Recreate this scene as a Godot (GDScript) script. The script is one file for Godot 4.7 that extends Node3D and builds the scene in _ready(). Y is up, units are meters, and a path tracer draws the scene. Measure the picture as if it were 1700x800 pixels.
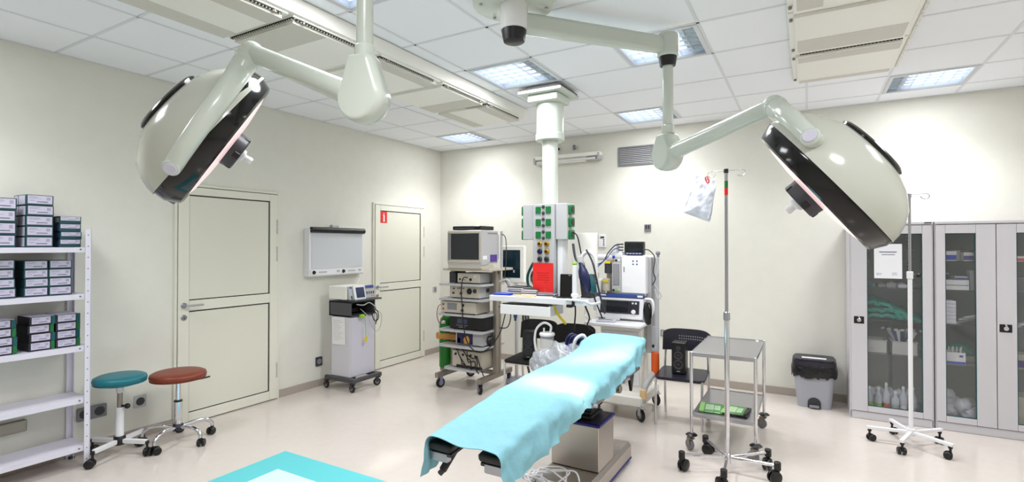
extends Node3D
# An operating theatre: room shell, surgical light, draped table, carts, cabinets and shelving.

const CEIL := 3.0
var M := {}
var taken := {}
var rng := RandomNumberGenerator.new()

func _ready() -> void:
	rng.seed = 7
	# ---- camera
	var cam := Camera3D.new(); cam.name = "camera"
	cam.position = Vector3(4.80, 1.583, 6.217); cam.rotation_degrees = Vector3(0.54, 29.78, 0)
	cam.fov = 50.03; cam.near = 0.05; cam.far = 60.0; cam.current = true
	add_child(cam)
	# ---- environment and exposure
	var env := Environment.new()
	env.background_mode = Environment.BG_COLOR; env.background_color = Color(0.02, 0.02, 0.02)
	env.tonemap_mode = Environment.TONE_MAPPER_LINEAR; env.tonemap_exposure = 1.0
	env.sdfgi_enabled = true; env.ssao_enabled = true; env.ssil_enabled = true
	var we := WorldEnvironment.new(); we.name = "world_environment"; we.environment = env; add_child(we)
	materials()
	room()
	ceiling_lights()
	doors()
	wall_fittings()
	vent_units()
	surgical_light()
	pendant()
	operating_table()
	drape()
	floor_mat()
	shelving()
	stools()
	medical_cart()
	tower()
	anaesthesia()
	chairs()
	trolley()
	iv_stands()
	bin()
	cabinets()
	clutter()

# ------------------------------------------------------------------ materials
func mat(key: String, c: Color, rough: float, metal := 0.0, spec := 0.5) -> StandardMaterial3D:
	var m := StandardMaterial3D.new()
	m.resource_name = key; m.albedo_color = c; m.roughness = rough; m.metallic = metal; m.metallic_specular = spec
	M[key] = m
	return m

func noise_tex(freq: float, lo: Color, hi: Color, size := 512, oct := 4, sd := 1) -> NoiseTexture2D:
	var n := FastNoiseLite.new(); n.seed = sd; n.frequency = freq; n.fractal_octaves = oct
	var t := NoiseTexture2D.new(); t.width = size; t.height = size; t.seamless = true; t.noise = n
	var g := Gradient.new(); g.set_color(0, lo); g.set_color(1, hi); t.color_ramp = g
	return t

func noise_normal(freq: float, strength: float, size := 512, oct := 4, sd := 3) -> NoiseTexture2D:
	var n := FastNoiseLite.new(); n.seed = sd; n.frequency = freq; n.fractal_octaves = oct
	var t := NoiseTexture2D.new(); t.width = size; t.height = size; t.seamless = true; t.noise = n
	t.as_normal_map = true; t.bump_strength = strength
	return t

func tri_map(m: StandardMaterial3D, scale: float) -> void:
	m.uv1_triplanar = true; m.uv1_world_triplanar = true; m.uv1_scale = Vector3.ONE * scale

func materials() -> void:
	var m := mat("wall", Color(0.885, 0.88, 0.842), 0.55)
	m.albedo_texture = noise_tex(0.02, Color(0.985, 0.985, 0.985), Color(1, 1, 1), 512, 3, 5); tri_map(m, 0.5)
	mat("ceiling_tile", Color(0.95, 0.96, 0.975), 0.9, 0, 0.2)
	mat("ceiling_rail", Color(0.88, 0.89, 0.90), 0.85)
	m = mat("floor", Color(0.835, 0.80, 0.77), 0.16, 0, 0.5)
	m.albedo_texture = noise_tex(0.03, Color(0.982, 0.98, 0.978), Color(1, 1, 1), 512, 5, 9); tri_map(m, 0.7)
	mat("baseboard", Color(0.66, 0.62, 0.58), 0.4)
	mat("door_frame", Color(0.88, 0.875, 0.82), 0.42)
	mat("door_panel", Color(0.86, 0.855, 0.80), 0.45)
	mat("gasket", Color(0.03, 0.03, 0.035), 0.5)
	mat("rubber", Color(0.05, 0.05, 0.055), 0.55)
	mat("black", Color(0.035, 0.035, 0.045), 0.38)
	mat("black_gloss", Color(0.03, 0.025, 0.03), 0.12)
	mat("black_matte", Color(0.045, 0.045, 0.055), 0.7)
	mat("charcoal", Color(0.20, 0.20, 0.22), 0.5)
	mat("navy_plastic", Color(0.12, 0.115, 0.165), 0.38)
	mat("chrome", Color(0.86, 0.86, 0.88), 0.12, 1.0)
	mat("steel", Color(0.69, 0.69, 0.715), 0.30, 1.0)
	mat("dull_steel", Color(0.60, 0.57, 0.53), 0.42, 0.75)
	m = mat("brushed", Color(0.74, 0.71, 0.68), 0.34, 1.0)
	mat("white", Color(0.90, 0.90, 0.91), 0.4)
	mat("white_gloss", Color(0.92, 0.92, 0.92), 0.18)
	mat("shelf_white", Color(0.88, 0.87, 0.92), 0.35)
	mat("lamp_cream", Color(0.79, 0.815, 0.775), 0.2)
	mat("lamp_shell", Color(0.77, 0.78, 0.735), 0.14)
	mat("unit_cream", Color(0.945, 0.94, 0.91), 0.5)
	mat("unit_grey", Color(0.77, 0.76, 0.71), 0.6)
	mat("unit_slot", Color(0.12, 0.11, 0.10), 0.8)
	mat("beige", Color(0.74, 0.71, 0.65), 0.45)
	mat("light_grey", Color(0.71, 0.71, 0.715), 0.45)
	mat("grey", Color(0.50, 0.50, 0.52), 0.45)
	mat("lavender", Color(0.80, 0.79, 0.84), 0.4)
	mat("cart_grey", Color(0.28, 0.28, 0.30), 0.5)
	mat("cart_white", Color(0.82, 0.81, 0.84), 0.45)
	mat("cabinet", Color(0.80, 0.79, 0.81), 0.42)
	mat("cabinet_inside", Color(0.56, 0.56, 0.565), 0.6)
	mat("screen_dark", Color(0.07, 0.08, 0.10), 0.12)
	mat("screen_grey", Color(0.15, 0.16, 0.18), 0.15)
	mat("screen_teal", Color(0.05, 0.16, 0.20), 0.15)
	mat("screen_blue", Color(0.24, 0.27, 0.38), 0.2)
	mat("teal_box", Color(0.10, 0.27, 0.29), 0.5)
	mat("dark_box", Color(0.10, 0.10, 0.15), 0.5)
	mat("label", Color(0.84, 0.82, 0.90), 0.5)
	mat("paper", Color(0.92, 0.92, 0.94), 0.8)
	mat("paper_yellow", Color(0.93, 0.80, 0.60), 0.8)
	mat("red", Color(0.86, 0.07, 0.05), 0.4)
	mat("red_sign", Color(0.88, 0.10, 0.09), 0.55)
	mat("red_dark", Color(0.60, 0.03, 0.03), 0.5)
	mat("orange", Color(0.87, 0.36, 0.10), 0.4)
	mat("tan", Color(0.78, 0.56, 0.27), 0.6)
	mat("green", Color(0.03, 0.45, 0.08), 0.4)
	mat("socket_green", Color(0.02, 0.42, 0.20), 0.4)
	mat("lime", Color(0.55, 0.78, 0.15), 0.5)
	mat("yellow", Color(0.88, 0.78, 0.10), 0.45)
	mat("brass", Color(0.72, 0.55, 0.14), 0.3, 0.6)
	mat("blue", Color(0.05, 0.20, 0.72), 0.4)
	mat("blue_dark", Color(0.05, 0.07, 0.26), 0.4)
	mat("trim_blue", Color(0.10, 0.09, 0.42), 0.35)
	mat("stripe_blue", Color(0.22, 0.30, 0.58), 0.4)
	mat("purple", Color(0.32, 0.22, 0.55), 0.4)
	mat("caster_lilac", Color(0.50, 0.47, 0.60), 0.35)
	mat("teal_seat", Color(0.0, 0.42, 0.47), 0.4)
	mat("brown_seat", Color(0.48, 0.185, 0.09), 0.42)
	mat("bin_grey", Color(0.62, 0.63, 0.66), 0.4)
	mat("bin_bag", Color(0.05, 0.05, 0.07), 0.25)
	mat("hose_grey", Color(0.35, 0.37, 0.35), 0.5)
	mat("hose_teal", Color(0.02, 0.32, 0.35), 0.4)
	mat("green_print", Color(0.30, 0.62, 0.28), 0.5)
	m = mat("drape", Color(0.53, 0.735, 0.785), 0.75, 0, 0.25)
	m.normal_enabled = true; m.normal_texture = noise_normal(0.012, 6.0, 512, 4, 21); m.normal_scale = 0.8; tri_map(m, 1.3)
	m = mat("mat_teal", Color(0.40, 0.78, 0.80), 0.7, 0, 0.25)
	m.normal_enabled = true; m.normal_texture = M["drape"].normal_texture; m.normal_scale = 0.25; tri_map(m, 1.6)
	mat("mat_pale", Color(0.80, 0.92, 0.95), 0.7, 0, 0.25)
	mat("wrap_teal", Color(0.10, 0.55, 0.50), 0.7)
	m = mat("glass", Color(0.48, 0.51, 0.51, 0.11), 0.03); m.transparency = BaseMaterial3D.TRANSPARENCY_ALPHA
	m = mat("clear_plastic", Color(0.85, 0.87, 0.90, 0.28), 0.12); m.transparency = BaseMaterial3D.TRANSPARENCY_ALPHA
	m = mat("milky_plastic", Color(0.90, 0.91, 0.95, 0.72), 0.3); m.transparency = BaseMaterial3D.TRANSPARENCY_ALPHA
	m = mat("lamp_glass", Color(0.95, 0.86, 0.86), 0.15)
	m.emission_enabled = true; m.emission = Color(1.0, 0.84, 0.84); m.emission_energy_multiplier = 0.55
	m = mat("troffer_glow", Color(0.9, 0.93, 1.0), 0.5)
	m.emission_enabled = true; m.emission = Color(0.93, 0.96, 1.0); m.emission_energy_multiplier = 1.7
	mat("louver", Color(0.86, 0.89, 0.92), 0.3)
	mat("reflector", Color(0.66, 0.73, 0.77), 0.35)
	mat("troffer_frame", Color(0.80, 0.81, 0.83), 0.45)
	m = mat("viewer_panel", Color(0.80, 0.81, 0.83), 0.3)
	# perforated metal: small round holes printed as a fine pattern too small to pick apart
	var im := Image.create(32, 32, false, Image.FORMAT_RGB8); im.fill(Color(0.86, 0.85, 0.81))
	for p in [Vector2i(4, 4), Vector2i(20, 4), Vector2i(12, 20), Vector2i(28, 20)]:
		for dx in range(-4, 5):
			for dy in range(-4, 5):
				if dx * dx + dy * dy < 17: im.set_pixel(posmod(p.x + dx, 32), posmod(p.y + dy, 32), Color(0.64, 0.63, 0.59))
	m = mat("perforated", Color(1, 1, 1), 0.6); m.albedo_texture = ImageTexture.create_from_image(im); tri_map(m, 55.0)
	# printed labels, notices and booklets: lines of print
	for k in 3:
		im = Image.create(128, 64, false, Image.FORMAT_RGB8); im.fill(Color(0.78, 0.76, 0.84))
		print_lines(im, Rect2i(8, 8, 66, 20), 4, Color(0.45, 0.44, 0.52), k)
		im.fill_rect(Rect2i(8, 38, 30, 4), Color(0.55, 0.53, 0.62)); im.fill_rect(Rect2i(46, 46, 58, 5), Color(0.2, 0.2, 0.26))
		for i in 9: im.fill_rect(Rect2i(98 + i * 2 + (i % 3), 10, 1, 24), Color(0.30, 0.29, 0.36))
		m = mat("box_label_%d" % k, Color(1, 1, 1), 0.45); m.albedo_texture = ImageTexture.create_from_image(im)
	im = Image.create(96, 128, false, Image.FORMAT_RGB8); im.fill(Color(0.93, 0.93, 0.95))
	im.fill_rect(Rect2i(18, 28, 60, 4), Color(0.45, 0.45, 0.5)); im.fill_rect(Rect2i(26, 38, 46, 3), Color(0.5, 0.5, 0.55))
	print_lines(im, Rect2i(8, 108, 22, 10), 3, Color(0.7, 0.7, 0.74), 1); print_lines(im, Rect2i(62, 106, 26, 12), 3, Color(0.65, 0.65, 0.7), 2)
	m = mat("notice", Color(1, 1, 1), 0.8); m.albedo_texture = ImageTexture.create_from_image(im)
	im = Image.create(96, 128, false, Image.FORMAT_RGB8); im.fill(Color(0.92, 0.92, 0.92))
	print_lines(im, Rect2i(10, 14, 74, 100), 12, Color(0.70, 0.70, 0.72), 4)
	m = mat("form", Color(1, 1, 1), 0.8); m.albedo_texture = ImageTexture.create_from_image(im)
	im = Image.create(128, 192, false, Image.FORMAT_RGB8); im.fill(Color(0.88, 0.11, 0.10))
	for i in 4: im.fill_rect(Rect2i(24 + (i * 7) % 9, 58 + i * 14, 80 - (i * 11) % 14, 3), Color(0.52, 0.05, 0.05))
	im.fill_rect(Rect2i(72, 112, 22, 3), Color(0.62, 0.06, 0.06))
	im.fill_rect(Rect2i(74, 150, 10, 24), Color(0.80, 0.25, 0.18))
	m = mat("red_notice", Color(1, 1, 1), 0.6); m.albedo_texture = ImageTexture.create_from_image(im)
	im = Image.create(192, 128, false, Image.FORMAT_RGB8); im.fill(Color(0.28, 0.55, 0.27))
	im.fill_rect(Rect2i(50, 22, 70, 84), Color(0.70, 0.80, 0.66)); im.fill_rect(Rect2i(0, 0, 40, 128), Color(0.55, 0.76, 0.42))
	im.fill_rect(Rect2i(126, 30, 46, 70), Color(0.72, 0.86, 0.70)); im.fill_rect(Rect2i(84, 22, 3, 84), Color(0.5, 0.7, 0.5))
	print_lines(im, Rect2i(56, 30, 26, 60), 8, Color(0.45, 0.62, 0.45), 3); print_lines(im, Rect2i(130, 36, 38, 50), 7, Color(0.40, 0.60, 0.40), 5)
	m = mat("brochure", Color(1, 1, 1), 0.4); m.albedo_texture = ImageTexture.create_from_image(im)

func print_lines(im: Image, r: Rect2i, n: int, c: Color, sd: int) -> void:
	var g := RandomNumberGenerator.new(); g.seed = sd + 40
	for i in n:
		var y := r.position.y + int(float(i) * r.size.y / n)
		var x := r.position.x
		var stop := r.position.x + int(r.size.x * g.randf_range(0.6, 1.0))
		while x < stop:
			var w := g.randi_range(3, 9)
			im.fill_rect(Rect2i(x, y, mini(w, stop - x), 2), c)
			x += w + 2

# ------------------------------------------------------------------ mesh building
func st() -> SurfaceTool:
	var s := SurfaceTool.new(); s.begin(Mesh.PRIMITIVE_TRIANGLES)
	return s

func vx(s: SurfaceTool, p: Vector3, n: Vector3, uv: Vector2) -> void:
	s.set_normal(n); s.set_uv(uv); s.add_vertex(p)

func tri(s: SurfaceTool, a: Vector3, b: Vector3, c: Vector3, na: Vector3, nb: Vector3, nc: Vector3, ua := Vector2.ZERO, ub := Vector2.ZERO, uc := Vector2.ZERO) -> void:
	var g := (b - a).cross(c - a)
	if g.length_squared() < 1e-18: return
	if g.dot(na + nb + nc) > 0.0:
		vx(s, a, na, ua); vx(s, c, nc, uc); vx(s, b, nb, ub)
	else:
		vx(s, a, na, ua); vx(s, b, nb, ub); vx(s, c, nc, uc)

func quad(s: SurfaceTool, a: Vector3, b: Vector3, c: Vector3, d: Vector3, n: Vector3) -> void:
	tri(s, a, b, c, n, n, n, Vector2(0, 0), Vector2(1, 0), Vector2(1, 1))
	tri(s, a, c, d, n, n, n, Vector2(0, 0), Vector2(1, 1), Vector2(0, 1))

func quad4(s: SurfaceTool, a: Vector3, b: Vector3, c: Vector3, d: Vector3, na: Vector3, nb: Vector3, nc: Vector3, nd: Vector3) -> void:
	tri(s, a, b, c, na, nb, nc); tri(s, a, c, d, na, nc, nd)

func box(s: SurfaceTool, c: Vector3, sz: Vector3, r := 0.0, bas := Basis()) -> void:
	var h := sz * 0.5
	r = minf(r, minf(h.x, minf(h.y, h.z)) * 0.95)
	for i in 3:
		var j := (i + 1) % 3
		var k := (i + 2) % 3
		for sg in [-1.0, 1.0]:
			var n := Vector3.ZERO; n[i] = sg
			var q := []
			# uv: left-bottom origin as seen from outside, v downwards
			for e in [[-1, -1], [1, -1], [1, 1], [-1, 1]]:
				var p := Vector3.ZERO; p[i] = sg * h[i]; p[j] = e[0] * (h[j] - r); p[k] = e[1] * (h[k] - r); q.append(p)
			var up := Vector3.UP if i != 1 else Vector3.FORWARD
			var right := up.cross(n)
			var uv := []
			for p in q:
				uv.append(Vector2(0.5 + 0.5 * p.dot(right) / maxf(absf(h.dot(right.abs())), 1e-6), 0.5 - 0.5 * p.dot(up) / maxf(h.dot(up.abs()), 1e-6)))
			var nn := bas * n
			tri(s, c + bas * q[0], c + bas * q[1], c + bas * q[2], nn, nn, nn, uv[0], uv[1], uv[2])
			tri(s, c + bas * q[0], c + bas * q[2], c + bas * q[3], nn, nn, nn, uv[0], uv[2], uv[3])
			if r > 0.0:
				for sj in [-1.0, 1.0]:   # edge between face i (sg) and face j (sj)
					var nj := Vector3.ZERO; nj[j] = sj
					var a := Vector3.ZERO; a[i] = sg * h[i]; a[j] = sj * (h[j] - r); a[k] = -(h[k] - r)
					var b := a; b[k] = h[k] - r
					var d := Vector3.ZERO; d[i] = sg * (h[i] - r); d[j] = sj * h[j]; d[k] = -(h[k] - r)
					var e2 := d; e2[k] = h[k] - r
					quad4(s, c + bas * a, c + bas * b, c + bas * e2, c + bas * d, nn, nn, bas * nj, bas * nj)
	if r > 0.0:
		for sx in [-1.0, 1.0]:
			for sy in [-1.0, 1.0]:
				for sz2 in [-1.0, 1.0]:
					var o := Vector3(sx, sy, sz2)
					tri(s, c + bas * (o * Vector3(h.x, h.y - r, h.z - r)), c + bas * (o * Vector3(h.x - r, h.y, h.z - r)), c + bas * (o * Vector3(h.x - r, h.y - r, h.z)), bas * Vector3(sx, 0, 0), bas * Vector3(0, sy, 0), bas * Vector3(0, 0, sz2))

func lathe(s: SurfaceTool, prof: Array, n := 20, xf := Transform3D(), sharp := 42.0) -> void:
	# prof: Vector2(radius, height) from bottom to top along the outside
	var m := prof.size()
	var segn := []
	for i in m - 1:
		var d: Vector2 = prof[i + 1] - prof[i]
		segn.append(Vector2(d.y, -d.x).normalized() if d.length() > 1e-7 else Vector2(1, 0))
	for i in m - 1:
		var n0: Vector2 = segn[i]
		var n1: Vector2 = segn[i]
		if i > 0 and rad_to_deg((segn[i - 1] as Vector2).angle_to(n0)) < sharp and rad_to_deg((segn[i - 1] as Vector2).angle_to(n0)) > -sharp: n0 = (n0 + segn[i - 1]).normalized()
		if i < m - 2 and absf(rad_to_deg((segn[i + 1] as Vector2).angle_to(segn[i]))) < sharp: n1 = (n1 + segn[i + 1]).normalized()
		var p0: Vector2 = prof[i]
		var p1: Vector2 = prof[i + 1]
		for k in n:
			var a := TAU * k / n
			var b := TAU * (k + 1) / n
			var ca := Vector3(cos(a), 0, sin(a))
			var cb := Vector3(cos(b), 0, sin(b))
			var A := xf * (ca * p0.x + Vector3.UP * p0.y)
			var B := xf * (cb * p0.x + Vector3.UP * p0.y)
			var C := xf * (cb * p1.x + Vector3.UP * p1.y)
			var D := xf * (ca * p1.x + Vector3.UP * p1.y)
			var na := (xf.basis * (ca * n0.x + Vector3.UP * n0.y)).normalized()
			var nb := (xf.basis * (cb * n0.x + Vector3.UP * n0.y)).normalized()
			var nc := (xf.basis * (cb * n1.x + Vector3.UP * n1.y)).normalized()
			var nd := (xf.basis * (ca * n1.x + Vector3.UP * n1.y)).normalized()
			quad4(s, A, B, C, D, na, nb, nc, nd)

func along(a: Vector3, b: Vector3) -> Transform3D:
	var y := (b - a).normalized()
	var x := y.cross(Vector3(0.31, 0.2, 0.93)).normalized()
	if absf(y.dot(Vector3(0.31, 0.2, 0.93).normalized())) > 0.98: x = y.cross(Vector3.RIGHT).normalized()
	return Transform3D(Basis(x, y, x.cross(y)), a)

func cyl(s: SurfaceTool, a: Vector3, b: Vector3, r1: float, r2 := -1.0, n := 16, bev := 0.0) -> void:
	if r2 < 0.0: r2 = r1
	var L := (b - a).length()
	bev = minf(bev, minf(r1, r2) * 0.9)
	if bev > 0.0:
		lathe(s, [Vector2(0, 0), Vector2(r1 - bev, 0), Vector2(r1, bev), Vector2(r2, L - bev), Vector2(r2 - bev, L), Vector2(0, L)], n, along(a, b))
	else:
		lathe(s, [Vector2(0, 0), Vector2(r1, 0), Vector2(r2, L), Vector2(0, L)], n, along(a, b))

func ball(s: SurfaceTool, c: Vector3, r: Vector3, n := 16, bas := Basis()) -> void:
	var prof := []
	for i in 9:
		var a := -PI / 2 + PI * i / 8
		prof.append(Vector2(cos(a), sin(a)))
	lathe(s, prof, n, Transform3D(bas * Basis.from_scale(r), c), 60.0)

func curve(pts: Array, k := 6, closed := false) -> Array:
	var out := []
	var n := pts.size()
	var last := n if closed else n - 1
	for i in last:
		var p0: Vector3 = pts[posmod(i - 1, n)] if closed else pts[maxi(i - 1, 0)]
		var p1: Vector3 = pts[i]
		var p2: Vector3 = pts[(i + 1) % n]
		var p3: Vector3 = pts[(i + 2) % n] if closed else pts[mini(i + 2, n - 1)]
		for j in k:
			var t := float(j) / k
			out.append(0.5 * (2.0 * p1 + (p2 - p0) * t + (2.0 * p0 - 5.0 * p1 + 4.0 * p2 - p3) * t * t + (3.0 * p1 - p0 - 3.0 * p2 + p3) * t * t * t))
	if not closed: out.append(pts[n - 1])
	return out

func tube(s: SurfaceTool, pts: Array, rad, n := 10, closed := false, flat := Vector2(1, 1), hint := Vector3(0.31, 0.2, 0.93)) -> void:
	var m := pts.size()
	var rings := []
	var norms := []
	var x := Vector3.ZERO
	for i in m:
		var a: Vector3 = pts[posmod(i - 1, m)] if closed else pts[maxi(i - 1, 0)]
		var b: Vector3 = pts[(i + 1) % m] if closed else pts[mini(i + 1, m - 1)]
		var t := (b - a).normalized()
		if i == 0:
			x = t.cross(hint).normalized()
			if x.length() < 0.5: x = t.cross(Vector3.RIGHT).normalized()
		else: x = (x - t * x.dot(t)).normalized()
		var y := t.cross(x)
		var r: float = rad[i] if rad is Array else rad
		var ring := []
		var nr := []
		for k in n:
			var an := TAU * k / n
			ring.append(pts[i] + (x * cos(an) * flat.x + y * sin(an) * flat.y) * r)
			nr.append((x * cos(an) / flat.x + y * sin(an) / flat.y).normalized())
		rings.append(ring); norms.append(nr)
	for i in (m if closed else m - 1):
		var i2 := (i + 1) % m
		for k in n:
			var k2 := (k + 1) % n
			quad4(s, rings[i][k], rings[i][k2], rings[i2][k2], rings[i2][k], norms[i][k], norms[i][k2], norms[i2][k2], norms[i2][k])
	if not closed:
		for e in [0, m - 1]:
			var nn: Vector3 = (pts[0] - pts[1]).normalized() if e == 0 else (pts[m - 1] - pts[m - 2]).normalized()
			for k in n: tri(s, pts[e], rings[e][k], rings[e][(k + 1) % n], nn, nn, nn)

func ext(s: SurfaceTool, poly: PackedVector2Array, d: float, xf := Transform3D(), smooth_deg := 35.0) -> void:
	# polygon in XY, extruded along Z by d centred on 0
	var n := poly.size()
	var area := 0.0
	for i in n: area += poly[i].cross(poly[(i + 1) % n])
	if area < 0.0: poly.reverse()
	var idx := Geometry2D.triangulate_polygon(poly)
	for sg in [-1.0, 1.0]:
		var nn := xf.basis * Vector3(0, 0, sg)
		for t in range(0, idx.size(), 3):
			var q := []
			for e in 3: q.append(xf * Vector3(poly[idx[t + e]].x, poly[idx[t + e]].y, sg * d * 0.5))
			tri(s, q[0], q[1], q[2], nn, nn, nn)
	var en := []
	for i in n:
		var e := poly[(i + 1) % n] - poly[i]
		en.append(Vector2(e.y, -e.x).normalized())
	for i in n:
		var a := poly[i]
		var b := poly[(i + 1) % n]
		var na: Vector2 = en[i]
		var nb: Vector2 = en[i]
		var pv: Vector2 = en[posmod(i - 1, n)]
		var nx: Vector2 = en[(i + 1) % n]
		if absf(rad_to_deg(pv.angle_to(na))) < smooth_deg: na = (na + pv).normalized()
		if absf(rad_to_deg(nx.angle_to(en[i]))) < smooth_deg: nb = (nb + nx).normalized()
		var A := xf.basis * Vector3(na.x, na.y, 0)
		var B := xf.basis * Vector3(nb.x, nb.y, 0)
		quad4(s, xf * Vector3(a.x, a.y, -d / 2), xf * Vector3(b.x, b.y, -d / 2), xf * Vector3(b.x, b.y, d / 2), xf * Vector3(a.x, a.y, d / 2), A, B, B, A)

func rrect(w: float, h: float, r: float, k := 4) -> PackedVector2Array:
	var p := PackedVector2Array()
	for q in 4:
		var c := Vector2((w / 2 - r) * (1 if q == 0 or q == 3 else -1), (h / 2 - r) * (1 if q < 2 else -1))
		for i in k + 1:
			var a := PI / 2 * (q + float(i) / k)
			p.append(c + Vector2(cos(a), sin(a)) * r)
	return p

func sheet(s: SurfaceTool, f: Callable, nu: int, nv: int, th: float) -> void:
	# f(u, v) in 0..1 -> Vector3; a cloth with two faces and closed edges
	var P := []
	for i in nu + 1:
		var row := []
		for j in nv + 1: row.append(f.call(float(i) / nu, float(j) / nv))
		P.append(row)
	var N := []
	for i in nu + 1:
		var row := []
		for j in nv + 1:
			var du: Vector3 = P[mini(i + 1, nu)][j] - P[maxi(i - 1, 0)][j]
			var dv: Vector3 = P[i][mini(j + 1, nv)] - P[i][maxi(j - 1, 0)]
			row.append(du.cross(dv).normalized())
		N.append(row)
	for sg in [0.0, 1.0]:
		var o: float = -th * sg
		var k: float = 1.0 - 2.0 * sg
		for i in nu:
			for j in nv:
				var a: Vector3 = P[i][j] + N[i][j] * o
				var b: Vector3 = P[i + 1][j] + N[i + 1][j] * o
				var c: Vector3 = P[i + 1][j + 1] + N[i + 1][j + 1] * o
				var d: Vector3 = P[i][j + 1] + N[i][j + 1] * o
				quad4(s, a, b, c, d, N[i][j] * k, N[i + 1][j] * k, N[i + 1][j + 1] * k, N[i][j + 1] * k)
	for j in nv:
		for i in [0, nu]:
			var ea: Vector3 = P[i][j]
			var eb: Vector3 = P[i][j + 1]
			var en: Vector3 = (P[i][j] - P[1 if i == 0 else nu - 1][j]).normalized()
			quad(s, ea, eb, eb - N[i][j + 1] * th, ea - N[i][j] * th, en)
	for i in nu:
		for j in [0, nv]:
			var ea: Vector3 = P[i][j]
			var eb: Vector3 = P[i + 1][j]
			var en: Vector3 = (P[i][j] - P[i][1 if j == 0 else nv - 1]).normalized()
			quad(s, ea, eb, eb - N[i + 1][j] * th, ea - N[i][j] * th, en)

# ------------------------------------------------------------------ scene objects
func numbered(called: String) -> String:
	var k: int = int(taken.get(called, 0))
	taken[called] = k + 1
	return called if k == 0 else "%s_%03d" % [called, k]

func tag(o: Node3D, label: String, category: String, group := "") -> Node3D:
	o.set_meta("label", label); o.set_meta("category", category)
	if group: o.set_meta("group", group)
	return o

func thing(called: String, label: String, category: String, at := Vector3.ZERO, turn := 0.0, group := "") -> Node3D:
	var o := Node3D.new(); o.name = numbered(called); add_child(o)
	o.position = at; o.rotation.y = turn
	tag(o, label, category, group)
	return o

func mk(called: String, s: SurfaceTool, m: String, parent: Node3D = null, label := "") -> MeshInstance3D:
	var o := MeshInstance3D.new()
	s.set_material(M[m]); s.index()
	o.mesh = s.commit()
	if parent == null or parent == self:
		o.name = numbered(called); add_child(o)
	else:
		var k := 0
		var nm := called
		while parent.has_node(nm):
			k += 1; nm = "%s_%03d" % [called, k]
		o.name = nm; parent.add_child(o, true)
	if label: o.set_meta("label", label)
	return o

func struct(called: String, s: SurfaceTool, m: String) -> MeshInstance3D:
	var o := mk(called, s, m)
	o.set_meta("kind", "structure")
	return o

func sroot(called: String) -> Node3D:
	var o := Node3D.new(); o.name = numbered(called); add_child(o); o.set_meta("kind", "structure")
	return o

func bx(called: String, parent: Node3D, c: Vector3, sz: Vector3, m: String, r := 0.0, bas := Basis()) -> MeshInstance3D:
	var s := st(); box(s, c, sz, r, bas)
	return mk(called, s, m, parent)

func cy(called: String, parent: Node3D, a: Vector3, b: Vector3, r: float, m: String, r2 := -1.0, n := 16, bev := 0.0) -> MeshInstance3D:
	var s := st(); cyl(s, a, b, r, r2, n, bev)
	return mk(called, s, m, parent)

func tb(called: String, parent: Node3D, pts: Array, rad, m: String, n := 8, k := 6) -> MeshInstance3D:
	var s := st(); tube(s, curve(pts, k) if k > 1 else pts, rad, n)
	return mk(called, s, m, parent)

func caster(parent: Node3D, at: Vector3, r: float, turn: float, wheel := "rubber", fork := "rubber", w := 0.024, stem := 0.02) -> void:
	# at: the top of the stem; the wheel stands on the floor below
	var bas := Basis(Vector3.UP, turn)
	var drop := at.y - r
	var s := st()
	var off := bas * Vector3(0, 0, -r * 0.45)
	cyl(s, at, Vector3(at.x, r * 2.0 + 0.004, at.z), stem * 0.5, -1, 10)
	box(s, Vector3(at.x, r * 2.0 + 0.008, at.z) + off * 0.5, Vector3(w + 0.016, 0.012, r * 1.3), 0.003, bas)
	for sg in [-1.0, 1.0]:
		box(s, Vector3(at.x, r * 1.5, at.z) + off + bas * Vector3(sg * (w * 0.5 + 0.006), 0, 0), Vector3(0.005, r * 1.2, r * 0.7), 0.002, bas)
	var o := mk("caster", s, fork, parent)
	s = st()
	var ax := bas * Vector3(1, 0, 0)
	var c := Vector3(at.x, r, at.z) + off
	var p0 := c - ax * w * 0.5
	var e := r * 0.12
	lathe(s, [Vector2(r * 0.25, 0), Vector2(r * 0.72, 0), Vector2(r - e, 0), Vector2(r, e), Vector2(r, w - e), Vector2(r - e, w), Vector2(r * 0.72, w), Vector2(r * 0.25, w)], 20, along(p0, p0 + ax))
	var wl := mk("wheel", s, wheel, o)
	s = st(); cyl(s, c - ax * (w * 0.5 + 0.002), c + ax * (w * 0.5 + 0.002), r * 0.55, -1, 14)
	mk("hub", s, "grey", o)

func twin_caster(parent: Node3D, at: Vector3, r: float, turn: float) -> void:
	# furniture caster: two hooded wheels side by side
	var bas := Basis(Vector3.UP, turn)
	var off := bas * Vector3(0, 0, -r * 0.5)
	var s := st()
	cyl(s, at, Vector3(at.x, r * 1.5, at.z), 0.008, -1, 10)
	box(s, Vector3(at.x, r * 1.45, at.z) + off * 0.6, Vector3(0.014, r * 1.1, r * 1.3), 0.004, bas)
	cyl(s, Vector3(at.x, at.y, at.z), Vector3(at.x, at.y - 0.022, at.z), 0.014, -1, 12, 0.003)
	var o := mk("caster", s, "rubber", parent)
	for sg in [-1.0, 1.0]:
		s = st()
		var ax: Vector3 = bas * Vector3(sg, 0, 0)
		var c := Vector3(at.x, r, at.z) + off + ax * 0.008
		lathe(s, [Vector2(0, 0), Vector2(r * 0.94, 0), Vector2(r, 0.003), Vector2(r, 0.014), Vector2(r * 0.8, 0.02), Vector2(0, 0.021)], 18, along(c, c + ax))
		mk("wheel", s, "black", o)

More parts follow.
